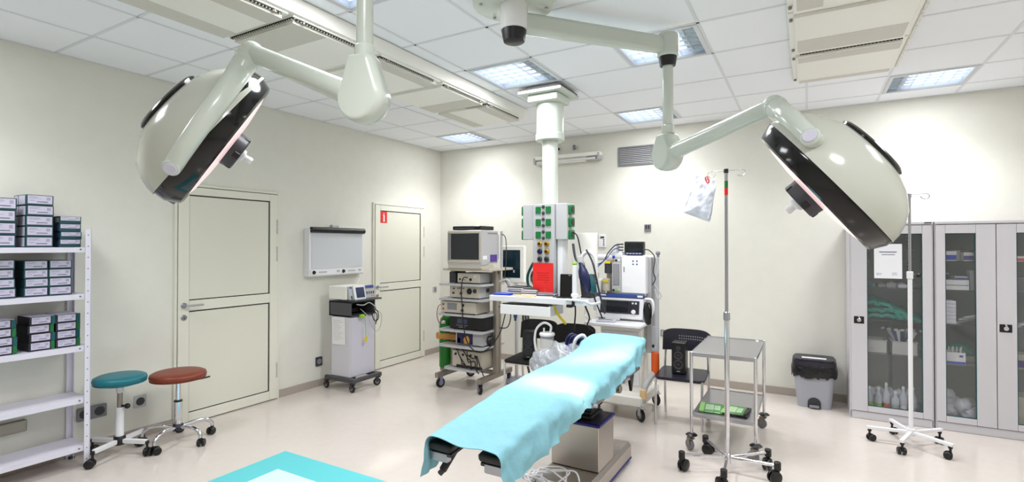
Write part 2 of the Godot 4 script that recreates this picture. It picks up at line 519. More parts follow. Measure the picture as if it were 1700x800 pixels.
# ------------------------------------------------------------------ setting
const RX := 7.2
const RZ := 7.6
const LIGHTS := [[2.4, 3.0, 2.19, 2.79, 1], [3.6, 4.2, 2.19, 2.79, 1], [3.0, 3.6, 0.33, 0.91, 1], [5.4, 6.0, 0.33, 0.91, -1], [0.6, 1.2, 0.33, 0.91, 1], [2.4, 3.0, 4.0, 4.6, 1], [0.6, 1.2, 5.2, 5.8, 1], [5.4, 6.0, 4.6, 5.2, 1], [3.6, 4.2, 5.2, 5.8, 1], [6.0, 6.6, 2.19, 2.79, 1]]
const ZL := [0.0, 0.33, 0.91, 1.55, 2.19, 2.79, 3.4, 4.0, 4.6, 5.2, 5.8, 6.4, 7.0, 7.6]

func room() -> void:
	var s := st(); box(s, Vector3(RX / 2, -0.05, RZ / 2), Vector3(RX + 0.4, 0.1, RZ + 0.4)); struct("floor", s, "floor")
	s = st(); box(s, Vector3(-0.1, 1.6, RZ / 2), Vector3(0.2, 3.2, RZ)); struct("wall_left", s, "wall")
	s = st(); box(s, Vector3(RX / 2, 1.6, -0.1), Vector3(RX + 0.4, 3.2, 0.2)); struct("wall_back", s, "wall")
	s = st(); box(s, Vector3(RX + 0.1, 1.6, RZ / 2), Vector3(0.2, 3.2, RZ)); struct("wall_right", s, "wall")
	s = st(); box(s, Vector3(RX / 2, 1.6, RZ + 0.1), Vector3(RX + 0.4, 3.2, 0.2)); struct("wall_front", s, "wall")
	s = st()
	for seg in [[0.0, 0.385], [1.405, 2.745], [3.775, RZ]]: box(s, Vector3(0.006, 0.04, (seg[0] + seg[1]) / 2), Vector3(0.012, 0.08, seg[1] - seg[0]), 0.002)
	struct("baseboard_left", s, "baseboard")
	s = st(); box(s, Vector3(RX / 2, 0.04, 0.006), Vector3(RX, 0.08, 0.012), 0.002); struct("baseboard_back", s, "baseboard")
	s = st(); box(s, Vector3(RX - 0.006, 0.04, RZ / 2), Vector3(0.012, 0.08, RZ), 0.002); struct("baseboard_right", s, "baseboard")
	# suspended ceiling: a slab above, tiles and rails below it
	s = st(); box(s, Vector3(RX / 2, 3.25, RZ / 2), Vector3(RX + 0.4, 0.1, RZ + 0.4))
	var c := struct("ceiling", s, "ceiling_tile")
	for iz in ZL.size() - 1:
		var z0: float = ZL[iz]
		var z1: float = ZL[iz + 1]
		var x := 0.0
		while x < RX - 0.01:
			var x1 := x + 0.6
			var lit := false
			for L in LIGHTS:
				if absf(L[0] - x) < 0.01 and absf(L[2] - z0) < 0.01: lit = true
			if not lit:
				var wide := false
				if absf(x - 3.0) < 0.01:
					wide = true
					for L in LIGHTS:
						if absf(L[2] - z0) < 0.01 and (absf(L[0] - 3.6) < 0.01 or absf(L[0] - 3.0) < 0.01): wide = false
				if wide: x1 = x + 1.2
				bx("ceiling_tile", c, Vector3((x + x1) / 2, CEIL + 0.012, (z0 + z1) / 2), Vector3(x1 - x - 0.016, 0.016, z1 - z0 - 0.016), "ceiling_tile", 0.003)
			x = x1
	for iz in ZL.size():
		var z: float = ZL[iz]
		bx("ceiling_rail", c, Vector3(RX / 2, CEIL + 0.012, clampf(z, 0.012, RZ - 0.012)), Vector3(RX, 0.022, 0.020), "ceiling_rail")
	for ix in 13:
		var x := ix * 0.6
		if ix == 6:
			for iz in [0, 1, 3, 4, 5]:
				if iz in [1, 4]: bx("ceiling_rail", c, Vector3(x, CEIL + 0.012, (ZL[iz] + ZL[iz + 1]) / 2), Vector3(0.020, 0.022, ZL[iz + 1] - ZL[iz]), "ceiling_rail")
			bx("ceiling_rail", c, Vector3(x, CEIL + 0.012, 5.5), Vector3(0.020, 0.022, 0.6), "ceiling_rail")
		else:
			bx("ceiling_rail", c, Vector3(clampf(x, 0.012, RX - 0.012), CEIL + 0.012, RZ / 2), Vector3(0.020, 0.022, RZ), "ceiling_rail")

func ceiling_lights() -> void:
	var names := ["recessed ceiling light nearest the pendant's ceiling plate", "recessed ceiling light partly hidden by the end of the right lamp arm", "recessed ceiling light behind the vertical tube of the right surgical lamp",
		"recessed ceiling light beside the right hand ventilation unit, above the cabinets", "recessed ceiling light in the far left corner of the ceiling", "recessed ceiling light cut by the top edge beside the left lamp tube",
		"recessed ceiling light near the shelving, outside the view", "recessed ceiling light at the right wall, outside the view", "recessed ceiling light above the camera, outside the view", "recessed ceiling light by the right wall, outside the view"]
	for i in LIGHTS.size():
		var L: Array = LIGHTS[i]
		var cx: float = (L[0] + L[1]) / 2
		var cz: float = (L[2] + L[3]) / 2
		var wz: float = L[3] - L[2]
		var t := thing("ceiling_light", "square white " + names[i], "ceiling light", Vector3(cx, CEIL, cz), 0, "recessed ceiling lights")
		var s := st()
		var hx := 0.294
		var hz := wz / 2 - 0.006
		for sg in [-1.0, 1.0]:
			box(s, Vector3(sg * (hx - 0.016), 0.004, 0), Vector3(0.032, 0.02, hz * 2), 0.003)
			box(s, Vector3(0, 0.004, sg * (hz - 0.016)), Vector3(hx * 2 - 0.064, 0.02, 0.032), 0.003)
		mk("frame", s, "troffer_frame", t)
		s = st()
		for sg in [-1.0, 1.0]:
			box(s, Vector3(sg * (hx - 0.005), 0.06, 0), Vector3(0.008, 0.1, hz * 2))
			box(s, Vector3(0, 0.06, sg * (hz - 0.005)), Vector3(hx * 2, 0.1, 0.008))
		box(s, Vector3(0, 0.115, 0), Vector3(hx * 2, 0.01, hz * 2))
		mk("housing", s, "louver", t)
		var side: float = L[4]
		var w := hx * 2 - 0.064
		bx("diffuser", t, Vector3(-side * 0.065, 0.045, 0), Vector3(w - 0.13, 0.006, hz * 2 - 0.064), "troffer_glow")
		bx("reflector", t, Vector3(side * (w / 2 - 0.06), 0.040, 0), Vector3(0.12, 0.006, hz * 2 - 0.064), "reflector")
		for k in 5: bx("louver_blade", t, Vector3((k - 2) * 0.09, 0.022, 0), Vector3(0.003, 0.018, hz * 2 - 0.064), "louver")
		for k in 5: bx("louver_blade", t, Vector3(0, 0.022, (k - 2) * 0.09), Vector3(w, 0.018, 0.003), "louver")
		var l := SpotLight3D.new(); l.name = "lamp_light"
		l.position = Vector3(0, -0.012, 0); l.rotation_degrees = Vector3(-90, 0, 0)
		l.light_color = Color(0.985, 0.99, 1.0); l.light_energy = TROFFER; l.light_size = 0.25
		l.spot_angle = 68.0; l.spot_angle_attenuation = 0.55; l.spot_range = 14.0; l.spot_attenuation = 2.0
		l.shadow_enabled = true
		t.add_child(l)
		var al := AreaLight3D.new(); al.name = "panel_light"
		al.position = Vector3(0, -0.008, 0); al.rotation_degrees = Vector3(-90, 0, 0); al.area_size = Vector2(0.5, 0.5)
		al.light_color = Color(0.985, 0.99, 1.0); al.light_energy = PANEL; al.area_range = 14.0; al.area_attenuation = 2.0; al.shadow_enabled = true
		t.add_child(al)

const TROFFER := 2.15
const PANEL := 1.02

func door(called: String, z0: float, z1: float, zp0: float, zp1: float, handle_z: float) -> Node3D:
	# in the left wall, face towards +x; z1 is the side nearer the camera
	var d := sroot(called)
	d.position = Vector3(0, 0, (z0 + z1) / 2)
	var cz := (z0 + z1) / 2
	var w := z1 - z0
	var top := 2.14
	var s := st()
	box(s, Vector3(0.006, top / 2, -w / 2 + 0.012), Vector3(0.028, top, 0.024), 0.003)
	box(s, Vector3(0.006, top / 2, w / 2 - 0.012), Vector3(0.028, top, 0.024), 0.003)
	box(s, Vector3(0.006, top - 0.012, 0), Vector3(0.028, 0.024, w - 0.048), 0.003)
	mk("door_frame", s, "door_frame", d)
	bx("gap", d, Vector3(0.002, top / 2, 0), Vector3(0.006, top - 0.05, w - 0.05), "grey")
	s = st()
	var a := zp0 - cz
	var b := zp1 - cz
	var lo := -w / 2 + 0.028
	var hi := w / 2 - 0.028
	var ymid := 1.05
	box(s, Vector3(0.014, 1.06, (lo + a) / 2), Vector3(0.03, 2.1, a - lo), 0.003)
	box(s, Vector3(0.014, 1.06, (b + hi) / 2), Vector3(0.03, 2.1, hi - b), 0.003)
	box(s, Vector3(0.014, 2.075, (a + b) / 2), Vector3(0.03, 0.07, b - a), 0.003)
	box(s, Vector3(0.014, ymid, (a + b) / 2), Vector3(0.03, 0.092, b - a), 0.003)
	box(s, Vector3(0.014, 0.055, (a + b) / 2), Vector3(0.03, 0.09, b - a), 0.003)
	mk("leaf_frame", s, "door_frame", d)
	for q in [[1.096, 2.04], [0.10, 1.004]]:
		var y0: float = q[0]
		var y1: float = q[1]
		bx("panel", d, Vector3(0.016, (y0 + y1) / 2 - 0.001, (a + 0.014 + b - 0.003) / 2), Vector3(0.012, y1 - y0 - 0.020, b - a - 0.017), "door_panel", 0.002)
		s = st()
		box(s, Vector3(0.011, (y0 + y1) / 2, a + 0.007), Vector3(0.012, y1 - y0, 0.014))
		box(s, Vector3(0.011, (y0 + y1) / 2, b - 0.002), Vector3(0.012, y1 - y0, 0.004))
		box(s, Vector3(0.011, y1 - 0.005, (a + b) / 2), Vector3(0.012, 0.010, b - a))
		box(s, Vector3(0.011, y0 + 0.004, (a + b) / 2), Vector3(0.012, 0.008, b - a))
		mk("gasket", s, "gasket", d)
	s = st()
	var hz := handle_z - cz
	cyl(s, Vector3(0.028, 1.056, hz), Vector3(0.037, 1.056, hz), 0.026, -1, 20, 0.003)
	tube(s, curve([Vector3(0.036, 1.056, hz), Vector3(0.075, 1.056, hz), Vector3(0.084, 1.056, hz - 0.02), Vector3(0.084, 1.055, hz - 0.14)], 5), 0.009, 10)
	mk("door_handle", s, "steel", d)
	s = st(); cyl(s, Vector3(0.028, 0.95, hz), Vector3(0.036, 0.95, hz), 0.026, -1, 20, 0.003)
	var kh := mk("keyhole", s, "steel", d)
	bx("slot", kh, Vector3(0.0365, 0.946, hz), Vector3(0.002, 0.02, 0.006), "black")
	for y in [1.78, 1.50, 0.30]:
		s = st()
		for k in 2: cyl(s, Vector3(0.026, y - 0.075 + k * 0.077, lo + 0.008), Vector3(0.026, y - 0.002 + k * 0.077, lo + 0.008), 0.009, -1, 10, 0.002)
		mk("hinge", s, "light_grey", d)
	return d

func doors() -> void:
	door("door_1", 2.745, 3.775, 2.86, 3.655, 3.70)
	door("door_2", 0.385, 1.405, 0.49, 1.29, 1.345)

func socket_plate(at: Vector3, w: float, h: float, axis: String, n: int, m: String, label: String, cat := "socket") -> void:
	var t := thing("wall_socket", label, cat, at, PI / 2 if axis == "x" else 0.0)
	var s := st(); ext(s, rrect(w, h, 0.008), 0.014, Transform3D(Basis(), Vector3(0, 0, 0.007))); mk("plate", s, m, t)
	for i in n:
		var x := (i - (n - 1) / 2.0) * w / n
		s = st(); cyl(s, Vector3(x, 0, 0.013), Vector3(x, 0, 0.0165), minf(h, w / n) * 0.36, -1, 18, 0.001)
		var o := mk("outlet", s, "charcoal" if m != "charcoal" else "grey", t)
		for k in [-1.0, 1.0]:
			s = st(); cyl(s, Vector3(x + k * 0.01, 0, 0.016), Vector3(x + k * 0.01, 0, 0.0175), 0.003, -1, 8); mk("pin_hole", s, "black", o)

func wall_fittings() -> void:
	# x-ray viewer on the left wall
	var t := thing("film_viewer", "white wall mounted x-ray film viewer with black top bar between the doors", "film viewer", Vector3(0, 1.245, 2.035), PI / 2)
	var w := 0.77
	var s := st()
	box(s, Vector3(0, 0.265, 0.045), Vector3(w + 0.03, 0.53, 0.09), 0.006)
	mk("housing", s, "white", t)
	bx("viewing_panel", t, Vector3(0, 0.285, 0.092), Vector3(w - 0.03, 0.40, 0.006), "viewer_panel", 0.002)
	bx("bottom_strip", t, Vector3(0, 0.045, 0.093), Vector3(w, 0.065, 0.008), "white", 0.002)
	s = st(); tube(s, [Vector3(-w / 2, 0.515, 0.105), Vector3(w / 2, 0.515, 0.105)], 0.032, 16); mk("film_clip_bar", s, "black", t)
	for x in [-0.34, 0.075]:
		cy("dial", t, Vector3(x, 0.045, 0.096), Vector3(x, 0.045, 0.112), 0.022, "black", 0.018, 16, 0.003)
	for x in [-0.22, 0.20]: bx("caption", t, Vector3(x, 0.045, 0.0975), Vector3(0.11, 0.016, 0.002), "light_grey")
	for x in [0.0, 0.33]: bx("rocker_switch", t, Vector3(x, 0.05, 0.098), Vector3(0.04, 0.022, 0.008), "light_grey", 0.002)
	s = st(); box(s, Vector3(-0.01, 0.555, 0.04), Vector3(0.10, 0.05, 0.05), 0.006); mk("bracket", s, "steel", t)
	# red notice on the far door
	t = thing("fire_sign", "small red fire safety sign with white pictogram on the far door", "sign", Vector3(0.023, 1.955, 1.225), PI / 2)
	bx("plate", t, Vector3(0, 0, 0.002), Vector3(0.115, 0.145, 0.004), "red_sign")
	s = st()
	box(s, Vector3(0, -0.01, 0.0048), Vector3(0.022, 0.075, 0.0015)); box(s, Vector3(0, 0.045, 0.0048), Vector3(0.012, 0.018, 0.0015)); box(s, Vector3(-0.014, 0.028, 0.0048), Vector3(0.016, 0.008, 0.0015)); box(s, Vector3(0, -0.052, 0.0048), Vector3(0.034, 0.01, 0.0015))
	mk("pictogram", s, "paper", t)
	socket_plate(Vector3(0, 0.28, 2.23), 0.085, 0.10, "x", 1, "charcoal", "grey wall socket low on the wall left of the white medical cart")
	socket_plate(Vector3(0, 0.30, 4.36), 0.19, 0.10, "x", 2, "grey", "dark double wall socket beside the shelving post")
	socket_plate(Vector3(0, 0.30, 4.03), 0.09, 0.10, "x", 1, "light_grey", "light wall socket between the two round stools")
	bx("x", thing("light_switch", "small light switch on the left wall right of the far door", "switch", Vector3(0, 0.94, 0.14), PI / 2), Vector3(0, 0, 0.006), Vector3(0.08, 0.08, 0.012), "light_grey", 0.003).name = "plate"
	var sw := get_node("light_switch")
	bx("rocker", sw, Vector3(0, 0, 0.014), Vector3(0.045, 0.055, 0.006), "grey", 0.002)
	# bumper rails behind the shelving
	s = st(); box(s, Vector3(0.012, 0.475, 5.2), Vector3(0.024, 0.03, 0.9), 0.004); tag(mk("wall_rail", s, "steel"), "thin steel rail on the wall behind the shelving, upper one", "rail")
	s = st(); box(s, Vector3(0.02, 0.325, 5.2), Vector3(0.04, 0.08, 0.9), 0.006); tag(mk("wall_rail", s, "dull_steel"), "thick grey rail on the wall behind the shelving, lower one", "rail")
	# back wall
	t = thing("vent_grille", "grey rectangular louvred ventilation grille high on the back wall", "vent", Vector3(2.985, 2.685, 0))
	s = st()
	for sg in [-1.0, 1.0]:
		box(s, Vector3(0, sg * 0.108, 0.01), Vector3(0.44, 0.018, 0.02), 0.003); box(s, Vector3(sg * 0.21, 0, 0.01), Vector3(0.02, 0.2, 0.02), 0.003)
	mk("frame", s, "grey", t)
	bx("backing", t, Vector3(0, 0, 0.002), Vector3(0.40, 0.2, 0.003), "grey")
	for k in 9: bx("slat", t, Vector3(0, -0.088 + k * 0.022, 0.009), Vector3(0.40, 0.003, 0.02), "light_grey", 0.0, Basis(Vector3.RIGHT, 0.7))
	t = thing("wall_lamp", "long white tube light fitting high on the back wall behind the pendant pole", "wall lamp", Vector3(2.09, 2.70, 0))
	bx("body", t, Vector3(0, 0.045, 0.05), Vector3(0.94, 0.05, 0.1), "unit_cream", 0.008)
	bx("lower_body", t, Vector3(-0.1, -0.01, 0.035), Vector3(0.74, 0.06, 0.06), "unit_cream", 0.006)
	s = st(); cyl(s, Vector3(-0.43, -0.01, 0.07), Vector3(0.40, -0.01, 0.07), 0.014, -1, 12); mk("tube", s, "white_gloss", t)
	bx("reflector", t, Vector3(0.27, -0.01, 0.03), Vector3(0.3, 0.05, 0.02), "chrome", 0.002)
	for x in [-0.45, 0.45]: bx("end_cap", t, Vector3(x, 0.01, 0.06), Vector3(0.03, 0.09, 0.09), "light_grey", 0.006)
	for x in [1.88, 2.13]:
		t = thing("wall_bracket", "small black detector on the back wall above the tube light, near the pole" if x < 2.0 else "small grey detector on the back wall above the tube light, right of the pole", "detector", Vector3(x + 0.05, 2.86, 0))
		bx("base", t, Vector3(0, 0, 0.015), Vector3(0.03, 0.06, 0.03), "black" if x < 2.0 else "grey", 0.004)
		s = st(); cyl(s, Vector3(0.02, 0, 0.03), Vector3(0.05, -0.01, 0.05), 0.016, -1, 12, 0.003); mk("eye", s, "charcoal" if x < 2.0 else "steel", t)
	t = thing("wall_control", "small white control panel with black keys on the back wall above the anaesthesia machine", "control panel", Vector3(2.56, 1.645, 0))
	bx("plate", t, Vector3(0, 0, 0.01), Vector3(0.095, 0.16, 0.02), "white", 0.004)
	bx("display", t, Vector3(0.0, 0.045, 0.021), Vector3(0.05, 0.022, 0.003), "charcoal")
	for k in 4: bx("key", t, Vector3(0.02, 0.015 - k * 0.022, 0.021), Vector3(0.014, 0.011, 0.004), "charcoal", 0.001)
	t = thing("wall_socket_outlet", "grey square wall outlet on the back wall right of the monitor", "socket", Vector3(3.13, 1.80, 0))
	bx("plate", t, Vector3(0, 0, 0.008), Vector3(0.08, 0.085, 0.016), "grey", 0.004)
	for k in 2: bx("slot", t, Vector3((k - 0.5) * 0.03, 0.008, 0.017), Vector3(0.02, 0.045, 0.003), "charcoal")
	t = thing("wall_socket_outlet", "small grey wall outlet low on the back wall beside the black chair", "socket", Vector3(3.32, 0.55, 0))
	bx("plate", t, Vector3(0, 0, 0.008), Vector3(0.08, 0.08, 0.016), "grey", 0.004)
	bx("cover", t, Vector3(0, 0, 0.017), Vector3(0.05, 0.05, 0.004), "light_grey", 0.001)

func vent_panel(parent: Node3D, x0: float, x1: float, z0: float, z1: float, y: float, strips: Array, slots: Array, screws_left: bool) -> void:
	# a hanging panel; strips: [x0, x1, z0, z1] perforated inserts as shares of the panel
	bx("unit_frame", parent, Vector3((x0 + x1) / 2, y + 0.012, (z0 + z1) / 2), Vector3(x1 - x0, 0.016, z1 - z0), "unit_cream", 0.004)
	var a0 := x0 + 0.03
	var a1 := x1 - 0.03
	var b0 := z0 + 0.02
	var b1 := z1 - 0.02
	var p := bx("panel", parent, Vector3((a0 + a1) / 2, y - 0.007, (b0 + b1) / 2), Vector3(a1 - a0, 0.022, b1 - b0), "unit_cream", 0.003)
	for q in strips:
		var sx0: float = lerpf(a0, a1, q[0])
		var sx1: float = lerpf(a0, a1, q[1])
		var sz0: float = lerpf(b0, b1, q[2])
		var sz1: float = lerpf(b0, b1, q[3])
		bx("perforated_strip", p, Vector3((sx0 + sx1) / 2, y - 0.0185, (sz0 + sz1) / 2), Vector3(sx1 - sx0, 0.003, sz1 - sz0), "perforated")
	for q in slots:
		# a dark air slot along one edge, with a row of teeth
		var cx0: float = q[0]
		var cx1: float = q[1]
		var cz0: float = q[2]
		var cz1: float = q[3]
		var sl := bx("air_slot", parent, Vector3((cx0 + cx1) / 2, y + 0.001, (cz0 + cz1) / 2), Vector3(maxf(cx1 - cx0, 0.014), 0.01, maxf(cz1 - cz0, 0.014)), "unit_slot")
		var s := st()
		var L := maxf(cx1 - cx0, cz1 - cz0)
		for k in int(L / 0.02):
			var f := (k + 0.5) / int(L / 0.02)
			box(s, Vector3(lerpf(cx0, cx1, f) if cx1 - cx0 > 0.05 else (cx0 + cx1) / 2, y - 0.005, lerpf(cz0, cz1, f) if cz1 - cz0 > 0.05 else (cz0 + cz1) / 2), Vector3(0.006, 0.006, 0.016) if cx1 - cx0 > 0.05 else Vector3(0.016, 0.006, 0.006))
		mk("slot_teeth", s, "unit_grey", sl).set_meta("kind", "stuff")
	for e in [b0 + 0.06, b1 - 0.06]:
		var x := x0 + 0.014 if screws_left else x1 - 0.014
		cy("screw", parent, Vector3(x, y + 0.004, e), Vector3(x, y - 0.012, e), 0.010, "dull_steel", -1, 10, 0.002)

func vent_units() -> void:
	var t := thing("ventilation_unit", "long cream ceiling ventilation unit with five hanging panels left of the lamps", "ceiling unit", Vector3(0, 0, 0))
	bx("housing", t, Vector3(1.95, 2.952, 3.5), Vector3(0.66, 0.096, 4.0), "unit_cream", 0.004)
	vent_panel(t, 1.64, 2.26, 4.32, 4.96, 2.887, [[0.0, 0.24, 0.0, 1.0], [0.76, 1.0, 0, 1]], [[2.236, 2.25, 4.36, 4.93]], false)
	vent_panel(t, 1.64, 2.26, 3.62, 4.29, 2.887, [[0.0, 1.0, 0.62, 1.0]], [[2.236, 2.25, 3.66, 4.26], [1.66, 2.25, 4.276, 4.29]], false)
	vent_panel(t, 1.64, 2.26, 2.93, 3.59, 2.887, [[0.80, 1.0, 0, 1]], [[2.236, 2.25, 3.0, 3.57], [2.0, 2.25, 3.576, 3.59]], false)
	vent_panel(t, 1.64, 2.26, 2.25, 2.90, 2.887, [[0.0, 1.0, 0.0, 0.36]], [[2.236, 2.25, 2.3, 2.87]], false)
	vent_panel(t, 1.64, 2.26, 1.56, 2.22, 2.887, [[0, 0.22, 0, 1], [0.80, 1.0, 0, 1]], [[2.236, 2.25, 1.65, 2.19], [2.0, 2.25, 2.206, 2.22]], false)
	t = thing("ventilation_unit", "cream ceiling ventilation unit with stacked grille panels right of the lamps", "ceiling unit", Vector3(0, 0, 0))
	bx("housing", t, Vector3(5.055, 2.982, 2.4), Vector3(0.71, 0.036, 2.2), "unit_cream", 0.004)
	vent_panel(t, 4.705, 5.38, 1.31, 2.02, 2.948, [[0.02, 1.0, 0.80, 0.98], [0.02, 1.0, 0.0, 0.10]], [[4.76, 5.35, 1.998, 2.012]], true)
	vent_panel(t, 4.705, 5.38, 2.05, 2.76, 2.948, [[0.02, 0.98, 0.05, 0.40]], [], true)
	vent_panel(t, 4.705, 5.38, 2.79, 3.48, 2.948, [[0.03, 0.24, 0.05, 0.95]], [], true)
	var s := st()
	for k in 70: box(s, Vector3(5.394, 2.958, 1.35 + k * 0.03), Vector3(0.016, 0.02, 0.016), 0.002)
	mk("edge_beading", s, "unit_cream", t).set_meta("kind", "stuff")

# ------------------------------------------------------------------ surgical light
func lamp_head(t: Node3D, c: Vector3, axis: Vector3, top: Vector3, R: float, target: Vector3, pivot: Vector3, elbow: Vector3, wedge: float) -> void:
	# axis: the way the light shines; top: in-plane direction towards the yoke
	var y := -axis.normalized()
	var z := (top - y * top.dot(y)).normalized()
	var xf := Transform3D(Basis(y.cross(z), y, z), c)
	var s := st()
	lathe(s, [Vector2(R * 1.0, 0.0), Vector2(R * 0.98, R * 0.10), Vector2(R * 0.925, R * 0.22), Vector2(R * 0.82, R * 0.355), Vector2(R * 0.66, R * 0.47), Vector2(R * 0.50, R * 0.54), Vector2(R * 0.34, R * 0.575), Vector2(0, R * 0.585)], 56, xf * Transform3D(Basis(Vector3.RIGHT, wedge).scaled(Vector3(1.012, 1.0, 1.012)), Vector3.ZERO), 60)
	var dome := mk("lamp_dome", s, "lamp_shell", t)
	s = st()
	lathe(s, [Vector2(0, 0), Vector2(R * 0.44, 0.0), Vector2(R * 0.45, R * 0.03), Vector2(R * 0.42, R * 0.055), Vector2(0, R * 0.06)], 40, xf * Transform3D(Basis(Vector3.RIGHT, wedge), Vector3.ZERO) * Transform3D(Basis(), Vector3(0, R * 0.555, 0)))
	mk("top_cap", s, "black_gloss", dome)
	s = st()
	lathe(s, [Vector2(R * 0.84, -R * 0.215), Vector2(R * 0.90, -R * 0.225), Vector2(R * 0.94, -R * 0.205), Vector2(R * 1.005, -R * 0.05), Vector2(R * 1.0, 0.005), Vector2(R * 0.985, R * wedge + 0.006)], 56, xf, 30)
	mk("lamp_rim", s, "black_gloss", t)
	s = st()
	lathe(s, [Vector2(0, -R * 0.275), Vector2(R * 0.4, -R * 0.265), Vector2(R * 0.7, -R * 0.24), Vector2(R * 0.855, -R * 0.205)], 48, xf, 60)
	mk("lamp_glass", s, "lamp_glass", t)
	# control block and sterile handle on the glass
	s = st()
	lathe(s, [Vector2(0, -0.052), Vector2(0.078, -0.052), Vector2(0.086, -0.044), Vector2(0.09, 0.0), Vector2(0.09, 0.02)], 8, xf * Transform3D(Basis(), Vector3(0, -R * 0.275, 0)), 20)
	var hb := mk("handle_base", s, "charcoal", t)
	s = st()
	lathe(s, [Vector2(0, -0.058), Vector2(0.014, -0.058), Vector2(0.018, -0.05), Vector2(0.014, -0.022), Vector2(0.03, -0.014), Vector2(0.032, 0.0)], 16, xf * Transform3D(Basis(), Vector3(0, -R * 0.275 - 0.05, 0)), 40)
	mk("sterile_handle", s, "white", hb)
	for k in 4: bx("switch_pad", hb, xf * Vector3(cos(k * PI / 2) * 0.07, -R * 0.275 - 0.035, sin(k * PI / 2) * 0.07), Vector3(0.04, 0.03, 0.03), "black", 0.004, xf.basis)
	# light window at the low end of the rim
	bx("rim_display", t, xf * Vector3(R * 0.0, -R * 0.09, -R * 0.985), Vector3(0.06, 0.05, 0.02), "grey", 0.003, xf.basis)
	# yoke: a broad rib from the elbow over the dome's flank to the pivot
	s = st()
	var pl := xf.affine_inverse() * pivot
	var el := xf.affine_inverse() * elbow
	var pts := []
	for k in 13:
		var f := k / 12.0
		var q := el.lerp(pl, f)
		# keep outside the dome: push away from the axis where it would cut in
		var rr := Vector2(q.x, q.z).length()
		var hgt := clampf(q.y / R, -0.1, 0.57)
		var rd := R * sqrt(maxf(0.05, 1.0 - pow(maxf(hgt, 0.0) / 0.60, 2.0))) + 0.008
		if rr < rd:
			q.x *= rd / rr; q.z *= rd / rr
		pts.append(xf * q)
	var rad := []
	for k in 13: rad.append(lerpf(0.052, 0.036, k / 12.0))
	tube(s, pts, rad, 16)
	ball(s, pts[0], Vector3.ONE * 0.051, 16)
	ball(s, pts[12], Vector3.ONE * 0.036, 16)
	mk("yoke_arm", s, "lamp_cream", t)
	s = st(); cyl(s, pts[0].lerp(pts[1], 0.55), pts[0].lerp(pts[1], 1.1), 0.0535, 0.0525, 24, 0.003); mk("elbow_collar", s, "lamp_cream", t)
	s = st()
	var out := (xf.basis * Vector3(pl.x, 0, pl.z)).normalized()
	cyl(s, pts[12] - out * 0.02, pts[12] + out * 0.034, 0.036, -1, 20, 0.006)
	var pv := mk("pivot", s, "lamp_cream", t)
	s = st(); cyl(s, pts[12] + out * 0.033, pts[12] + out * 0.039, 0.027, -1, 20, 0.003); mk("pivot_cap", s, "lavender", pv)
	var l := SpotLight3D.new(); l.name = "lamp_light"
	l.light_color = Color(1.0, 0.985, 0.95); l.light_energy = SURGICAL * pow(c.distance_to(target), 1.45); l.light_size = 0.12; l.spot_angle = rad_to_deg(atan(0.21 / c.distance_to(target))); l.spot_angle_attenuation = 0.8; l.spot_range = 12.0; l.spot_attenuation = 2.0; l.shadow_enabled = true
	t.add_child(l)
	var at := xf * Vector3(0, -R * 0.29 - 0.19, 0)
	l.look_at_from_position(at, target, Vector3.UP)

const SURGICAL := 5.6

func knuckle(s: SurfaceTool, c: Vector3, top: Vector3, ax: Vector3, r: float, w: float) -> void:
	# a drop shaped joint housing: a disc of radius r across ax that narrows to the tube above
	var up := (top - c)
	var h := up.length()
	var x := ax.normalized().cross(up.normalized()).normalized()
	var poly := PackedVector2Array()
	for k in 25:
		var a := PI * (-1.08) + (PI * 1.16) * 1.0 * k / 24.0
		poly.append(Vector2(cos(a), sin(a)) * r)
	for k in 7:
		var f := k / 6.0
		poly.append(Vector2(lerpf(r * 0.93, 0.040, f), lerpf(r * 0.28, h, f)))
	for k in 7:
		var f := 1.0 - k / 6.0
		poly.append(Vector2(-lerpf(r * 0.93, 0.040, f), lerpf(r * 0.28, h, f)))
	# layers with rounded rims
	var n := 6
	var xf := Transform3D(Basis(x, up.normalized(), x.cross(up.normalized())), c)
	var ctr := Vector2(0, h * 0.2)
	var prev := PackedVector2Array()
	var prevz := 0.0
	var rings := []
	for k in n + 1:
		var a := -PI / 2 + PI * k / n
		var sc := 1.0 - 0.16 * (1.0 - cos(a))
		var ring := []
		for p in poly:
			var q := ctr + (p - ctr) * sc
			ring.append(xf * Vector3(q.x, q.y, sin(a) * w * 0.5))
		rings.append(ring)
	var m := poly.size()
	for k in n:
		for i in m:
			var i2 := (i + 1) % m
			var a: Vector3 = rings[k][i]
			var b: Vector3 = rings[k][i2]
			var c2: Vector3 = rings[k + 1][i2]
			var d: Vector3 = rings[k + 1][i]
			var f0 := -cos(PI * k / n)
			var f1 := -cos(PI * (k + 1) / n)
			var e := (poly[i2] - poly[posmod(i - 1, m)]).normalized()
			var e2 := (poly[(i + 2) % m] - poly[i]).normalized()
			var nz := x.cross(up.normalized())
			var na := xf.basis * Vector3(e.y, -e.x, 0)
			var nb := xf.basis * Vector3(e2.y, -e2.x, 0)
			if na.dot(a - c) < 0: na = -na
			if nb.dot(b - c) < 0: nb = -nb
			var g0 := sqrt(maxf(0.0, 1 - f0 * f0))
			var g1 := sqrt(maxf(0.0, 1 - f1 * f1))
			quad4(s, a, b, c2, d, (na * g0 + nz * f0).normalized(), (nb * g0 + nz * f0).normalized(), (nb * g1 + nz * f1).normalized(), (na * g1 + nz * f1).normalized())
	for e in [0, n]:
		var nn := x.cross(up.normalized()) * (1.0 if e == n else -1.0)
		var cc := xf * Vector3(ctr.x, ctr.y, (w * 0.5 if e == n else -w * 0.5))
		for i in m: tri(s, cc, rings[e][i], rings[e][(i + 1) % m], nn, nn, nn)

